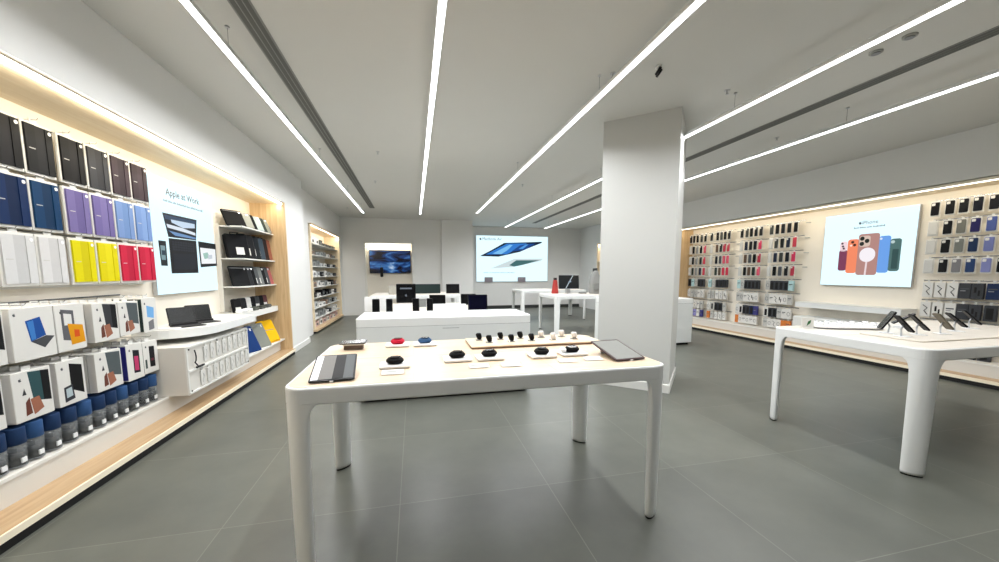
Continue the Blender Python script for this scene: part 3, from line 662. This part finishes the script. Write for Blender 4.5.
# phone poster
w, h = 1.33, 1.27
U = lambda u, v: ((u-.5)*w, (v-.5)*h)
M1 = wallM((7.57, 4.83, 1.225+h/2), (0, -1, 0), (-1, 0, 0))
t = lightbox('phone_poster', 'wide lit poster of five coloured phone cases on the wall', M1, w, h)
def shp(m, pts, c, n): m.poly([U(*p) for p in pts], Z, Z+.0006*n, c)
def rr(u0, u1, v0, v1, r=.03, seg=4): return [((u0+u1)/2+x, (v0+v1)/2+y) for x, y in rrect(u1-u0, v1-v0, r, seg)]
def pph(name, lab, u0, u1, v0, v1, c, cam):
    m = MB(); shp(m, rr(u0, u1, v0, v1), glow(c), 1)
    for (a, b_, r2, cc) in cam: shp(m, rr(a-r2, a+r2, b_-r2, b_+r2, r2), glow(cc), 3)
    m.obj(name, t, lab)
pph('printed_phone', 'maroon printed phone', .21, .31, .21, .5, '#7c3a58', [])
m = MB(); shp(m, rr(.215, .30, .48, .62), glow('#f3d9e0'), 1)
for a, b_ in ((.24, .59), (.25, .55), (.262, .52)): shp(m, rr(a-.014, a+.014, b_-.014, b_+.014, .014), glow('#3a2530'), 2)
m.obj('printed_camera', t)
pph('printed_phone', 'orange printed phone', .305, .43, .175, .64, '#f58a63', [(.36, .6, .018, '#43241c'), (.385, .56, .018, '#43241c'), (.345, .555, .014, '#ffe3d6')])
pph('printed_phone', 'blue printed phone', .645, .765, .18, .655, '#6ba2ea', [(.665, .62, .014, '#dfeaff')])
pph('printed_phone', 'dark green printed phone', .76, .87, .2, .61, '#4b6e6c', [(.785, .57, .02, '#bcd0cf')])
m = MB(); shp(m, rr(.79, .85, .23, .48, .01), glow('#2e4d4d'), 2); m.obj('printed_shade', t)
m = MB(); shp(m, rr(.425, .65, .15, .70), glow('#b3867f'), 2); shp(m, rr(.435, .555, .53, .675), glow('#d7c1b4'), 3)
for a, b_ in ((.465, .64), (.465, .57), (.52, .605)): shp(m, rr(a-.025, a+.025, b_-.028, b_+.028, .025), glow('#1a201b'), 4)
shp(m, rr(.535-.085, .535+.085, .42-.095, .42+.095, .085, 8), glow('#f6f0f6'), 3); shp(m, [(.525, .33), (.545, .33), (.54, .15), (.52, .15)], glow('#ead9dc'), 3)
m.obj('printed_phone', t, 'dusty pink printed phone with white round charger')
m = MB(); fruit(m, .05, glow('#384650'), T(*U(.425, .852), Z)); text_into(m, 'iPhone', .085, glow('#51606a'), T(*U(.53, .85), Z+.001)); greek(m, U(.36, 0)[0], U(.68, 0)[0], U(0, .78)[1], .026, glow('#5d6c76'), Z)
m.obj('printed_lettering', t)
# ledge below the poster
t = thing('wall_ledge', 'white ledge shelf below the phone poster', 'shelf', (7.6, 5.0, .8))
MB().box(-.34, 0, -.9, .72, 0, .09, LACQ).obj('shelf_body', t); MB().box(-.345, 0, -.905, .725, .09, .097, TRIM).obj('shelf_top', t)
t = thing('low_wall_drawer', 'white drawer bench below the ledge on the phone wall', 'drawers', (7.6, 5.0, .27))
MB().box(-.36, 0, -.9, .72, 0, .35, LACQ).obj('body', t)
for q in range(3): MB().box(-.375, -.36, -.895+q*.54, -.365+q*.54, .02, .33, TRIM).obj('drawer', t)

# ------------------------------------------------------------------ back right wall bay, accessory bay, TV niche
def bay(name, label, x0, x1, y0, y1, z1, s, shelves):
    t = thing(name, label, 'wall display unit', (0, 0, 0))
    xb = x0 if s > 0 else x1
    MB().box(*( (x0, x0+.015) if s > 0 else (x1-.015, x1)), y0, y1, .1, z1, PANEL).obj('back_panel', t)
    MB().box(x0, x1, y0, y0+.04, .1, z1, SOFF).obj('end_panel', t); MB().box(x0, x1, y1-.04, y1, .1, z1, SOFF).obj('end_panel', t)
    MB().box(x0, x1+(.04 if s > 0 else 0), y0, y1, z1-.03, z1, WOOD).obj('canopy', t)
    xs = (x1-.03, x1) if s > 0 else (x0, x0+.03)
    MB().box(xs[0], xs[1], y0+.05, y1-.05, z1-.037, z1-.03, LEDW).obj('light_strip', t)
    MB().box(x0, x1+(.04 if s > 0 else 0), y0, y1, .05, .1, WOOD).obj('plinth_deck', t); MB().box(x0, x1-.04, y0, y1, 0, .05, DARK).obj('toe_kick', t)
    for z in shelves: MB().box(x0+.015, x1-.05, y0+.04, y1-.04, z-.015, z, TRIM).obj('shelf_board', t)
    ld = bpy.data.lights.new('strip_lamp', 'AREA'); ld.shape = 'RECTANGLE'; ld.size = .03; ld.size_y = y1-y0-.1
    ld.energy = 4.5*(y1-y0); ld.color = (1, .9, .74)
    o = bpy.data.objects.new('strip_lamp', ld); COL.objects.link(o); o.parent = t
    o.location = ((xs[0]+xs[1])/2, (y0+y1)/2, z1-.045); o.rotation_euler = (0, math.radians(38 if s > 0 else -38), 0)
    return t
bz = [2.18, 1.9, 1.62, 1.36, 1.1, .84, .58, .32]
bay('accessory_wall_bay', 'narrow lit accessory bay on the wall near the TV niche', -2.79, -2.33, 9.5, 12.93, 2.61, 1, bz)
rng = random.Random(5)
bcols = [('white', '#e9e7e4'), ('grey', '#8f9290'), ('black', '#1d1e20'), ('white', '#e4e2de'), ('brown', '#8a7464'), ('pale grey', '#c3c5c4')]
for ri, z in enumerate(bz+[.1]):
    for ci in range(8):
        y = 9.72+ci*.41
        nm, c = bcols[rng.randint(0, 5)] if 0 < ri < 8 else (('dark', '#4a4f4c') if ri == 0 and ci > 2 else ('white', '#e9e7e4'))
        if ri == 8: nm, c = (('pink', '#d8b9b4') if ci % 2 else ('white', '#e6e2de'))
        hh = rng.choice((.09, .12, .15)); ww = rng.choice((.2, .26, .3))
        t = thing('boxed_accessory', '%s accessory box, %s board down in the narrow bay, %s along' % (nm, ORD[ri], ORD[ci]), 'boxed accessory', (-2.52, y, z+.001), 0, 'boxes in the narrow accessory bay')
        part('box', t, ('nbox', c, hh, ww), lambda: MB().slab(.18, ww, 0, hh, .006, .003, C(c)))
        part('box_label', t, ('nlab', hh, ww), lambda: MB().box(.09, .0915, -ww*.3, ww*.3, hh*.25, hh*.7, C('#5d6062')))
bay('cream_wall_bay', 'small cream wall bay seen beside the pillar edge', 6.97, 7.39, 12.0, 13.3, 2.58, -1, [1.9, 1.5])
for i, (y, z, c, nm) in enumerate(((12.3, 1.9, '#1a1b1d', 'black'), (12.8, 1.9, '#202225', 'black'), (12.4, 1.5, '#2a2b2e', 'charcoal'), (12.95, 1.5, '#8d8f8e', 'grey'))):
    sleeve(7.2, y, z+.001, .28, .3, .06, 6, C(c, .8), 'shoulder_bag', '%s bag on the %s board of the cream bay, %s one' % (nm, 'upper' if z > 1.7 else 'lower', 'first' if y < 12.6 else 'second'), 'bag', 180, 'strap')
# niche
t = thing('tv_niche_lining', 'warm cream lit lining of the TV niche', 'wall niche', (0, 0, 0))
MB().box(-1.63, -.03, 13.66, 13.68, 0, 2.49, PANEL).obj('back_panel', t)
MB().box(-1.64, -1.60, 13.38, 13.68, 0, 2.5, TRIM).obj('side_panel', t); MB().box(-.06, -.02, 13.38, 13.68, 0, 2.5, TRIM).obj('side_panel', t)
MB().box(-1.64, -.02, 13.38, 13.68, 2.46, 2.5, TRIM).obj('top_panel', t)
MB().box(-1.58, -.08, 13.42, 13.44, 2.453, 2.46, LEDW).obj('light_strip', t)
ld = bpy.data.lights.new('strip_lamp', 'AREA'); ld.shape = 'RECTANGLE'; ld.size = 1.5; ld.size_y = .03; ld.energy = 9; ld.color = (1, .9, .68)
o = bpy.data.objects.new('strip_lamp', ld); COL.objects.link(o); o.parent = t; o.location = (-.83, 13.43, 2.44); o.rotation_euler = (math.radians(25), 0, 0)
t = thing('wall_tv', 'wide TV showing dark blue abstract waves in the cream niche', 'tv', (-.8, 13.62, 1.84))
Mt = RX(90)
MB().slab(1.40, .80, 0, .05, .01, .004, BLK, M=Mt @ T(0, 0, 0)).obj('bezel', t)
def tvimg():
    m = bpy.data.materials.new('tv_picture'); m.use_nodes = True; nt = m.node_tree; b = nt.nodes['Principled BSDF']
    tc = nt.nodes.new('ShaderNodeTexCoord'); mp = nt.nodes.new('ShaderNodeMapping'); mp.inputs['Scale'].default_value = (1.2, 1, 4.2); mp.inputs['Rotation'].default_value = (0, .25, 0)
    n = nt.nodes.new('ShaderNodeTexNoise'); n.inputs['Scale'].default_value = 1.1; n.inputs['Detail'].default_value = 3; n.inputs['Distortion'].default_value = .7
    r = nt.nodes.new('ShaderNodeValToRGB'); e = r.color_ramp.elements
    e[0].position = .42; e[0].color = srgb('#04081a'); e[1].position = .72; e[1].color = srgb('#b8cfe6')
    x = r.color_ramp.elements.new(.52); x.color = srgb('#16407e'); x = r.color_ramp.elements.new(.6); x.color = srgb('#3f78b4')
    nt.links.new(tc.outputs['Object'], mp.inputs['Vector']); nt.links.new(mp.outputs['Vector'], n.inputs['Vector']); nt.links.new(n.outputs['Fac'], r.inputs['Fac'])
    b.inputs['Base Color'].default_value = (.01, .01, .01, 1); b.inputs['Roughness'].default_value = .15
    nt.links.new(r.outputs['Color'], b.inputs['Emission Color']); b.inputs['Emission Strength'].default_value = .9
    return m
MB().box(-.685, .685, -.053, -.05, -.385, .385, tvimg()).obj('screen', t)
t = thing('hanging_headphones', 'small black device hanging below the TV', 'headphones', (-1.1, 13.35, 1.7))
MB().tube([(0, .3, .0), (0, .05, 0), (0, 0, -.02)], .008, BLK, 6).obj('hook', t)
MB().slab(.1, .34, -.03, .03, .04, .01, BLK, M=T(.02, 0, -.22) @ RX(90)).obj('body', t)
# far poster
w, h = 3.03, 1.85
M1 = wallM((3.955, 14.79, 1.1+h/2), (1, 0, 0), (0, -1, 0))
t = lightbox('laptop_poster', 'large lit poster of an open laptop on the far wall', M1, w, h)
m = MB()
shp(m, [(.05, .555), (.2, .68), (.38, .845), (.91, .885), (.91, .86), (.75, .76), (.6, .655), (.3, .545)], glow('#0f2038'), 1)
shp(m, [(.13, .59), (.26, .70), (.42, .83), (.7, .845), (.56, .72), (.42, .60)], glow('#2f7cd0'), 2)
shp(m, [(.22, .61), (.35, .72), (.46, .81), (.5, .80), (.42, .68), (.34, .6)], glow('#7cc0f2'), 3)
shp(m, [(.48, .66), (.6, .80), (.72, .835), (.82, .84), (.66, .7)], glow('#16488f'), 3)
shp(m, [(.58, .72), (.68, .82), (.72, .82), (.64, .72)], glow('#4f9ae0'), 4)
m.obj('printed_laptop', t, 'blue printed laptop screen')
m = MB(); shp(m, [(.2, .29), (.52, .50), (.93, .51), (.9, .46), (.62, .36), (.49, .32)], glow('#cfdde0'), 1); shp(m, [(.45, .36), (.55, .47), (.88, .475), (.64, .37), (.52, .33)], glow('#3f6a6c'), 2); m.obj('printed_keyboard', t)
m = MB(); fruit(m, .1, glow('#20303c'), T(*U(.06, .925), Z)); text_into(m, 'MacBook Air', .15, glow('#5a7078'), T(*U(.215, .925), Z+.001)); greek(m, U(.1, 0)[0], U(.53, 0)[0], U(0, .19)[1], .03, glow('#7c9aa2'), Z); m.obj('printed_lettering', t)
for i, (x, lab) in enumerate(((2.94, 'small grey plate mounted at the lower corner of the laptop poster'), (4.33, 'small grey plate mounted under the middle of the laptop poster'))):
    t = thing('wall_plate', lab, 'wall plate', (x, 14.73, 1.18))
    MB().slab(.34, .2, 0, .02, .01, .004, mat('mauve_grey_plate', '#8f8890', .5), M=RX(90)).obj('plate', t)
    MB().box(-.02, .02, 0, .06, -.02, .02, GREY).obj('bracket', t)

# ------------------------------------------------------------------ things on the watch table
TZ = .9305
def watch_stand(x, y, kind, label, rz=0):
    t = thing('smart_watch', label, 'watch', (x, y, TZ+.018), rz, 'watches on the table')
    bc, cc = {'black': ('#0d0d0f', '#08080a'), 'red': ('#c21f3a', '#8f1328'), 'blue': ('#33557c', '#20364f'), 'white': ('#0e0e10', '#e3e3e3')}[kind]
    def band():
        m = MB(); pts = []
        for k in range(19):
            a = math.radians(-60+k*300/18); pts.append((.0, .042*math.sin(a)+.0, .034-.034*math.cos(a)))
        for sgn in (1,):
            R = []
            for p in pts: R.append([(-.016, p[1], p[2]), (.016, p[1], p[2]), (.016, p[1]*.92, .034+(p[2]-.034)*.9), (-.016, p[1]*.92, .034+(p[2]-.034)*.9)])
            m.loft(R, C(bc, .5), M=RX(0), smooth=False)
        return m
    part('band', t, ('band', kind), lambda: MB().slab(.096, .06, 0, .034, .028, .012, C(bc, .5)))
    part('watch_case', t, ('watch_case', kind), lambda: MB().slab(.056, .046, .028, .038, .016, .004, C(cc, .2)).slab(.045, .038, .038, .039, .011, .0005, SCREEN))
    part('crown', t, ('crown', kind), lambda: MB().cyl(.004, 0, .006, C(cc, .3), n=10, M=T(.0245, .008, .036) @ RY(90)))
    if kind == 'white': part('loose_strap', t, ('loose_strap',), lambda: MB().slab(.03, .055, 0, .03, .012, .008, WPL, cx=-.06))
def pad(x, y, label, w=.165, d=.13, rz=0):
    t = thing('watch_pad', label, 'display pad', (x, y, TZ), rz, 'white watch pads')
    part('pad_body', t, ('pad_body', w, d), lambda: MB().slab(w, d, .004, .016, .008, .002, WPL))
    part('pad_foot', t, ('pad_foot', w, d), lambda: MB().slab(w*.94, d*.9, 0, .0045, .006, .001, GREY))
def info(x, y, label):
    t = thing('info_stand', label, 'sign holder', (x, y, TZ), 0, 'clear information stands')
    part('clear_plate', t, ('clear_plate',), lambda: MB().slab(.13, .07, 0, .006, .006, .001, CLEARP, M=RX(10)))
    part('printed_card', t, ('printed_card',), lambda: MB().box(-.055, .055, -.028, .03, -.0005, .0, CARD, M=T(0, 0, .009) @ RX(10)).box(-.045, .02, .0, .006, .0, .0004, GREY, M=T(0, 0, .0095) @ RX(10)))
Q = 'watch table'
for x, y, k, lab in ((-.115, 2.10, 'black', 'black watch with its strap out on the first front pad, beside the striped folio tablet'), (.24, 2.17, 'black', 'black watch on the second front pad of the watch table'),
                     (.435, 2.165, 'black', 'small black watch on the third front pad of the watch table'), (.765, 2.15, 'black', 'black watch on the fourth front pad of the watch table'),
                     (.975, 2.165, 'white', 'black watch with white strap on the last front pad, by the grey tablet'), (-.125, 2.70, 'red', 'red watch on a white pad at the back edge of the table'), (.065, 2.69, 'blue', 'blue watch on a white pad at the back edge of the table')):
    watch_stand(x, y, k, lab)
    if y < 2.5: pad(x, y, 'white pad under the ' + ('first' if x < 0 else 'second' if x < .3 else 'third' if x < .5 else 'fourth' if x < .8 else 'fifth') + ' black watch along the front of the table')
    else: pad(x, y, 'white pad under the %s watch at the back edge of the table' % k)
for x, y, lab in ((-.12, 1.95, 'first clear info plate, before the pad closest to the folio tablet'), (.34, 1.98, 'second clear info plate, between two front pads'), (.52, 1.97, 'third clear info plate, before the small black watch'), (.87, 1.99, 'fourth clear info plate, before the fourth pad'), (1.04, 2.0, 'fifth clear info plate, beside the grey tablet')):
    info(x, y, lab)
t = thing('wooden_tray', 'long pale wooden tray with small earphones at the back of the table', 'tray', (.82, 2.62, TZ))
MB().slab(.9, .34, .012, .02, .01, .001, TOPW).obj('board', t); MB().slab(.896, .336, 0, .0125, .01, .001, mat('tray_edge', '#6e5540', .6)).obj('tray_base', t)
def bud(x, y, c, label):
    t = thing('earphone_pair', label, 'earphones', (x, y, TZ+.02), 0, 'earphones on the wooden tray')
    def one(dx, dy):
        return lambda: MB().slab(.05, .05, 0, .004, .01, .001, CLEAR, cx=dx, cy=dy).tube([(dx+.004, dy, .004), (dx+.004, dy, .012), (dx+.002, dy, .026), (dx-.003, dy, .04), (dx-.006, dy, .05), (dx-.006, dy, .054)], [.008, .017, .02, .021, .019, .009], C(c, .3), 12)
    part('earphone', t, ('earphone', c, 0), one(-.028, .06)); part('earphone', t, ('earphone', c, 1), one(.028, -.05))
for i, (x, c, lab) in enumerate(((.49, '#0d0d0f', 'black earphone pair, first on the wooden tray'), (.655, '#0d0d0f', 'black earphone pair, second on the wooden tray'), (.81, '#141416', 'black earphone pair, third on the wooden tray'), (.98, '#e6e2df', 'white earphone pair beside the black ones on the tray'), (1.15, '#e3dfdb', 'white earphone pair at the end of the wooden tray'))):
    bud(x, 2.63, c, lab)
def tilt_tablet(x, y, z, w, d, tilt, rz, label, strips=None, bez=BLK, scr=None, gap=.0):
    t = thing('display_tablet', label, 'tablet', (x, y, z), rz)
    Mx = RX(tilt) @ T(0, d/2, 0)
    MB().slab(w, d, .004, .012, .012, .002, bez, M=Mx).obj('tablet_body', t)
    if strips:
        u = -w/2+.008
        for fr_, mt, nm in strips: MB().box(u, u+fr_*(w-.016)-.001, -d/2+.014, d/2-.014, .012, .0132, mt, M=Mx).obj(nm, t); u += fr_*(w-.016)
    else: MB().box(-w/2+.012, w/2-.012, -d/2+.014, d/2-.014, .012, .0128, scr, M=Mx).obj('screen', t)
    zz = math.sin(math.radians(tilt))*d*.8
    if tilt > 0: MB().box(-w*.3, w*.3, d*.75, d*.78, 0, zz+.002, WPL).obj('wedge_stand', t)
    MB().box(-.008, .008, -.01, .012, 0, .009, WPL).obj('security_clip', t)
    return t
tilt_tablet(-.395, 1.85, TZ, .205, .30, 12, 5, 'tablet in a black folio with white and grey bands, on the watch table corner',
            [(.17, WPL, 'white_band'), (.33, C('#7b7976'), 'grey_band'), (.26, BLKM, 'black_band'), (.24, C('#5f6264'), 'slate_band')])
tilt_tablet(1.245, 1.92, TZ, .21, .29, 13, 6, 'grey tablet lying tilted at the end of the watch table', None, C('#4c3d3d'), C('#8a8b87'))
t = thing('tablet_on_wedge', 'thin dark tablet on a white wedge at the back corner of the watch table', 'tablet', (-.415, 2.66, TZ), 0)
MB().slab(.17, .11, .045, .052, .01, .002, BLK, M=RX(3)).obj('tablet_body', t); MB().box(-.075, .075, -.045, .045, .052, .0525, SCREEN, M=RX(3)).obj('screen', t)
MB().box(-.07, .07, -.035, .04, .03, .046, WPL).obj('wedge', t); MB().box(-.06, .06, -.03, .035, 0, .03, mat('brown_block', '#6b5c54', .6)).obj('base_block', t)

# ------------------------------------------------------------------ screens on the tables behind
def up_screen(x, y, z, w, h, lean, rz, label, name='display_tablet', stand=WPL, scr=SCREEN, bez=BLK, logo=None, lift=0, cat='tablet'):
    t = thing(name, label, cat, (x, y, z), rz)
    Mx = T(0, 0, lift) @ RX(90-lean) @ T(0, h/2, 0)
    MB().slab(w, h, -.008, .0, .012, .002, bez, M=Mx).obj('body', t)
    MB().box(-w/2+.008, w/2-.008, -h/2+.008, h/2-.008, 0, .0008, scr, M=Mx).obj('screen', t)
    if logo:
        m = MB(); fruit(m, .04, glow('#8a94a0'), Mx @ T(0, -.05, .001)); greek(m, -w*.3, w*.3, h*.25, .02, glow('#9aa4b0'), 0); 
        m2 = MB(); fruit(m2, .04, glow('#8a94a0', .6), Mx @ T(0, -.03, .001)); m2.box(-w*.3, w*.3, h*.22, h*.3, .0009, .0014, glow('#8a94a0', .6), M=Mx); m2.obj('screen_graphic', t)
    MB().box(-w*.22, w*.22, .012, .11+h*.12, 0, .01, stand).box(-.02, .02, .012+h*.1, .03+h*.14, .01, lift+h*.45, stand).obj('stand', t)
    if lift > .03: MB().box(-w*.4, w*.4, .015, .1, 0, lift, stand).obj('riser_block', t)
    return t
D = .9305
for x, lab, ww in ((-.5, 'upright black phone on a white stand, first behind the low counter', .095), (-.33, 'upright black phone on a white stand, second behind the low counter', .085), (.015, 'upright black phone under the large dark screen', .09), (.2, 'upright black phone between two dark screens', .085)):
    up_screen(x, 5.08, D, ww, .18, 6, 0, lab, name='display_phone', cat='phone', lift=.0)
for i, x in enumerate((-.6, -.41)):
    tag(MB().slab(.14, .04, 0, .2, .008, .003, WPL).obj('white_display_block', loc=(x+(.0 if i else .01), 5.24, D)), 'white block behind the %s upright phone' % ORD[i], 'display block')
up_screen(.86, 5.08, D, .275, .22, 6, 0, 'dark blue-black open screen at the end of the table behind the counter', scr=mat('night_screen', '#07081a', .1))
up_screen(-.13, 6.0, D, .3, .30, 5, 0, 'large square dark screen with grey writing, tallest of the screens', logo=True, lift=.05)
up_screen(.35, 5.85, D, .25, .18, 5, 0, 'black screen between the tall one and the white blocks', lift=.0)
up_screen(.86, 6.0, D, .25, .18, 5, 0, 'black screen diagonally behind the blue-black one', lift=.0)
up_screen(.115, 5.75, D, .12, .13, 20, 0, 'small grey round-topped device on stand beside the tall dark screen', scr=MGREY, bez=GREY)
tag(MB().slab(.3, .06, 0, .06, .008, .003, WPL).obj('white_display_block', loc=(.4, 5.55, D)), 'white block below the middle black screen', 'display block')
tag(MB().slab(.2, .06, 0, .05, .008, .003, WPL).obj('white_display_block', loc=(.66, 5.6, D)), 'white block beside the blue-black screen', 'display block')
tag(MB().slab(.28, .06, 0, .06, .008, .003, WPL).obj('white_display_block', loc=(-.13, 5.6, D)), 'white block below the tall dark screen', 'display block')
up_screen(.32, 9.6, D, .66, .24, 5, 0, 'wide dark green screen on the table under the niche', scr=mat('green_screen', '#0b211f', .3))
up_screen(.96, 9.5, D, .34, .24, 5, 0, 'narrow black screen on the table under the niche, at its end')
tag(MB().slab(.22, .16, 0, .2, .01, .004, mat('beige_grey_box', '#a3a197', .6)).slab(.17, .13, .2, .204, .01, .001, GREY).obj('grey_gift_box', loc=(-.5, 9.4, D)), 'grey-beige box on the table under the niche', 'box')
# desktop computer and neighbours
t = thing('desktop_computer', 'thin desktop computer with dark picture on the table behind the pillar', 'computer', (3.86, 8.85, D+.001))
MB().slab(.57, .36, 0, .014, .015, .003, ALU, M=T(0, 0, .29) @ RX(86)).obj('screen_body', t)
MB().box(-.275, .275, -.17, .17, .014, .015, mat('navy_screen', '#06121c', .12), M=T(0, 0, .29) @ RX(86)).obj('screen', t)
MB().poly([(-.10, -.165), (-.075, -.165), (.12, .165), (.10, .165)], .015, .0157, glow('#cfdde6', .8), M=T(0, 0, .29) @ RX(86)).poly([(-.03, 0), (.05, .03), (.07, .0), (.0, -.02)], .0158, .0163, glow('#9fb6c6', .8), M=T(0, 0, .29) @ RX(86)).obj('screen_graphic', t)
MB().box(-.07, .07, .0, .012, .0, .16, ALU, M=T(0, .04, 0) @ RX(-8)).obj('stand', t); MB().slab(.16, .15, 0, .005, .01, .001, ALU, cy=.03).obj('stand_base', t)
t = thing('keyboard', 'white keyboard in front of the desktop computer', 'keyboard', (3.88, 8.6, D))
MB().slab(.28, .12, 0, .008, .01, .002, ALU).obj('keyboard_body', t); MB().box(-.13, .13, -.05, .05, .008, .0095, WPL).obj('keys', t)
t = thing('red_bag', 'red upright bag beside the desktop computer', 'bag', (3.49, 8.85, D))
R = [[(x, y, z) for x, y in rrect(a, .08, .02, 4)] for z, a in ((0, .16), (.02, .17), (.3, .1), (.34, .08))]
MB().loft(R, C('#a8403c', .7)).obj('body', t); MB().box(-.035, .035, -.03, .03, .34, .4, BLKM).obj('dark_cap', t)
for x, lab in ((4.2, 'black trackpad lying on the computer table'), (4.85, 'black tablet lying on the computer table beyond the backpack')):
    tag(MB().slab(.16, .14, 0, .02, .01, .003, BLK).box(-.07, .07, -.06, .06, .02, .0205, SCREEN).obj('flat_device', loc=(x, 8.75, D)), lab, 'device')
t = thing('grey_backpack', 'grey backpack with black top standing beside the desktop computer', 'bag', (4.46, 8.6, D))
R = [[(x, y, z) for x, y in rrect(a, .2, .06, 5)] for z, a in ((0, .22), (.03, .25), (.3, .25), (.45, .2), (.55, .12), (.58, .08))]
MB().loft(R, C('#8c8d8b', .8), smooth=True).obj('body', t); MB().slab(.18, .18, -.0, .05, .03, .012, C('#7b7c7a', .8), M=T(0, -.1, .18) @ RX(90)).obj('pocket', t)
MB().cyl(.06, .55, .64, BLKM, n=14).obj('top_loop', t)

# ------------------------------------------------------------------ things on the phone table
def phone_on_stand(x, y, rz, lean, col, label, h=.16, w=.076):
    t = thing('phone_on_stand', label, 'phone', (x, y, .9305), rz, 'phones on the phone table')
    Mx = T(0, 0, .055) @ RX(lean) @ T(0, 0, 0)
    part('phone_body', t, ('phone_body', col, lean, h), lambda: MB().slab(w, h, -.006, .006, .012, .002, C(col, .5), M=Mx @ T(0, h/2-.02, 0)))
    part('screen', t, ('pscreen', col, lean, h), lambda: MB().slab(w-.006, h-.006, .006, .0066, .01, .0002, SCREEN if col != '#7d7668' else C('#6a6355', .3), M=Mx @ T(0, h/2-.02, 0)))
    part('stand_arm', t, ('stand_arm', lean), lambda: MB().tube([(0, .05, .004), (0, .055, .06), tuple(Mx @ Vector((0, .06, -.006)))], .006, ALU, 8))
    part('stand_base', t, ('stand_base',), lambda: MB().slab(.085, .085, 0, .006, .01, .002, WPL, cy=.04))
t = thing('riser_board', 'long white riser board carrying the slanted phones', 'riser', (4.35, 2.06, .9305))
ph = [(3.86, 2.30, 236, 60, '#09090b', 'black phone leaning the other way, at the end of the board'), (3.84, 2.10, 58, 50, '#09090b', 'large black phone, first of the row leaning towards the wall unit'), (4.45, 2.55, 222, 35, '#111113', 'thin dark phone lying low behind the board'),
      (4.07, 2.13, 54, 48, '#111113', 'black phone with a pale stand arm, second of the slanted row'), (4.34, 2.13, 62, 50, '#5f594c', 'olive-taupe phone in the slanted row'),
      (4.64, 2.19, 52, 44, '#0e0e10', 'black phone just beyond the olive-taupe one'), (5.0, 2.27, 44, 48, '#161618', 'black phone towards the far end of the phone table')]
for r_ in ((4.35, 2.1),):
    MB().slab(1.45, .42, 0, .012, .03, .003, TOPC).obj('board', t)
t.location.y = 2.15; t.location.x = 4.42
for x, y, rz, ln, c, lab in ph:
    phone_on_stand(x, y, rz, ln, c, lab, .17)
# move the phones on top of the board
for o in list(COL.objects):
    if o.name.startswith('phone_on_stand') and o.location.y < 2.4: o.location.z += .0125
# tray of small devices
t = thing('accessory_tray', 'white oval tray of small round accessories at the end of the phone table', 'tray', (3.98, 2.66, .9305), -20)
MB().slab(.6, .26, 0, .012, .12, .003, GREY, seg=10).obj('tray_base', t); MB().slab(.62, .28, .012, .03, .13, .006, WPL, seg=10).obj('tray_top', t)
for i in range(10):
    a = Matrix.Translation((3.98, 2.66, 0)) @ RZ(-20) @ Vector((-.22+(i % 5)*.11, .05 if i < 5 else -.05, 0))
    tg = thing('key_finder', 'small white round key finder, %s in the %s line on the oval tray' % (ORD[i % 5], 'back' if i < 5 else 'front'), 'key finder', (a.x, a.y, .9612), 0, 'round key finders on the tray')
    part('disc', tg, ('disc',), lambda: MB().cyl(.02, 0, .03, WPL, n=18, M=T(0, 0, 0)))
    part('metal_face', tg, ('metal_face',), lambda: MB().cyl(.014, .03, .032, CHROME, n=18))
t = thing('leaf_card', 'small cream card with a green leaf shape beside the oval tray', 'sign', (3.62, 2.72, .9305), -25)
MB().box(-.05, .05, -.005, .005, 0, .1, CARD).box(-.05, .05, -.03, .03, 0, .006, CARD).obj('card', t); MB().poly([(-.01, -.03), (.02, .0), (.025, .03), (.0, .015)], .0055, .007, C('#3d6b45'), M=T(0, 0, .05) @ RX(90)).obj('green_leaf', t)
t = thing('power_bank', 'slim white power bank lying between tray and phones on the phone table', 'charger', (4.55, 2.55, .9305), 0)
MB().slab(.14, .07, 0, .014, .012, .004, WPL).obj('shell', t); MB().tube([(.07, 0, .007), (.12, .02, .007), (.2, -.03, .007), (.3, 0, .007)], .003, WPL, 6).obj('charging_lead', t)

# ------------------------------------------------------------------ world, camera
w_ = bpy.data.worlds.new('World'); SC.world = w_; w_.use_nodes = True
w_.node_tree.nodes['Background'].inputs[0].default_value = (.8, .82, .85, 1); w_.node_tree.nodes['Background'].inputs[1].default_value = .15
cd = bpy.data.cameras.new('Camera'); cam = bpy.data.objects.new('Camera', cd); COL.objects.link(cam)
cd.sensor_width = 36; cd.sensor_fit = 'HORIZONTAL'; cd.lens = 369/999*36; cd.shift_y = 31/999; cd.clip_start = .05; cd.clip_end = 60
cam.location = (0, 0, 1.45); cam.rotation_mode = 'XYZ'
cam.rotation_euler = (math.radians(90-6.0333), 0, math.radians(-12.9758))
SC.camera = cam
SC.view_settings.view_transform = 'Standard'; SC.view_settings.look = 'None'; SC.view_settings.gamma = 1; SC.view_settings.exposure = 0
SC.view_settings.use_curve_mapping = False
SC.cycles.use_denoising = True
SC.cycles.max_bounces = 8; SC.cycles.diffuse_bounces = 5
SC.cycles.sample_clamp_indirect = 6
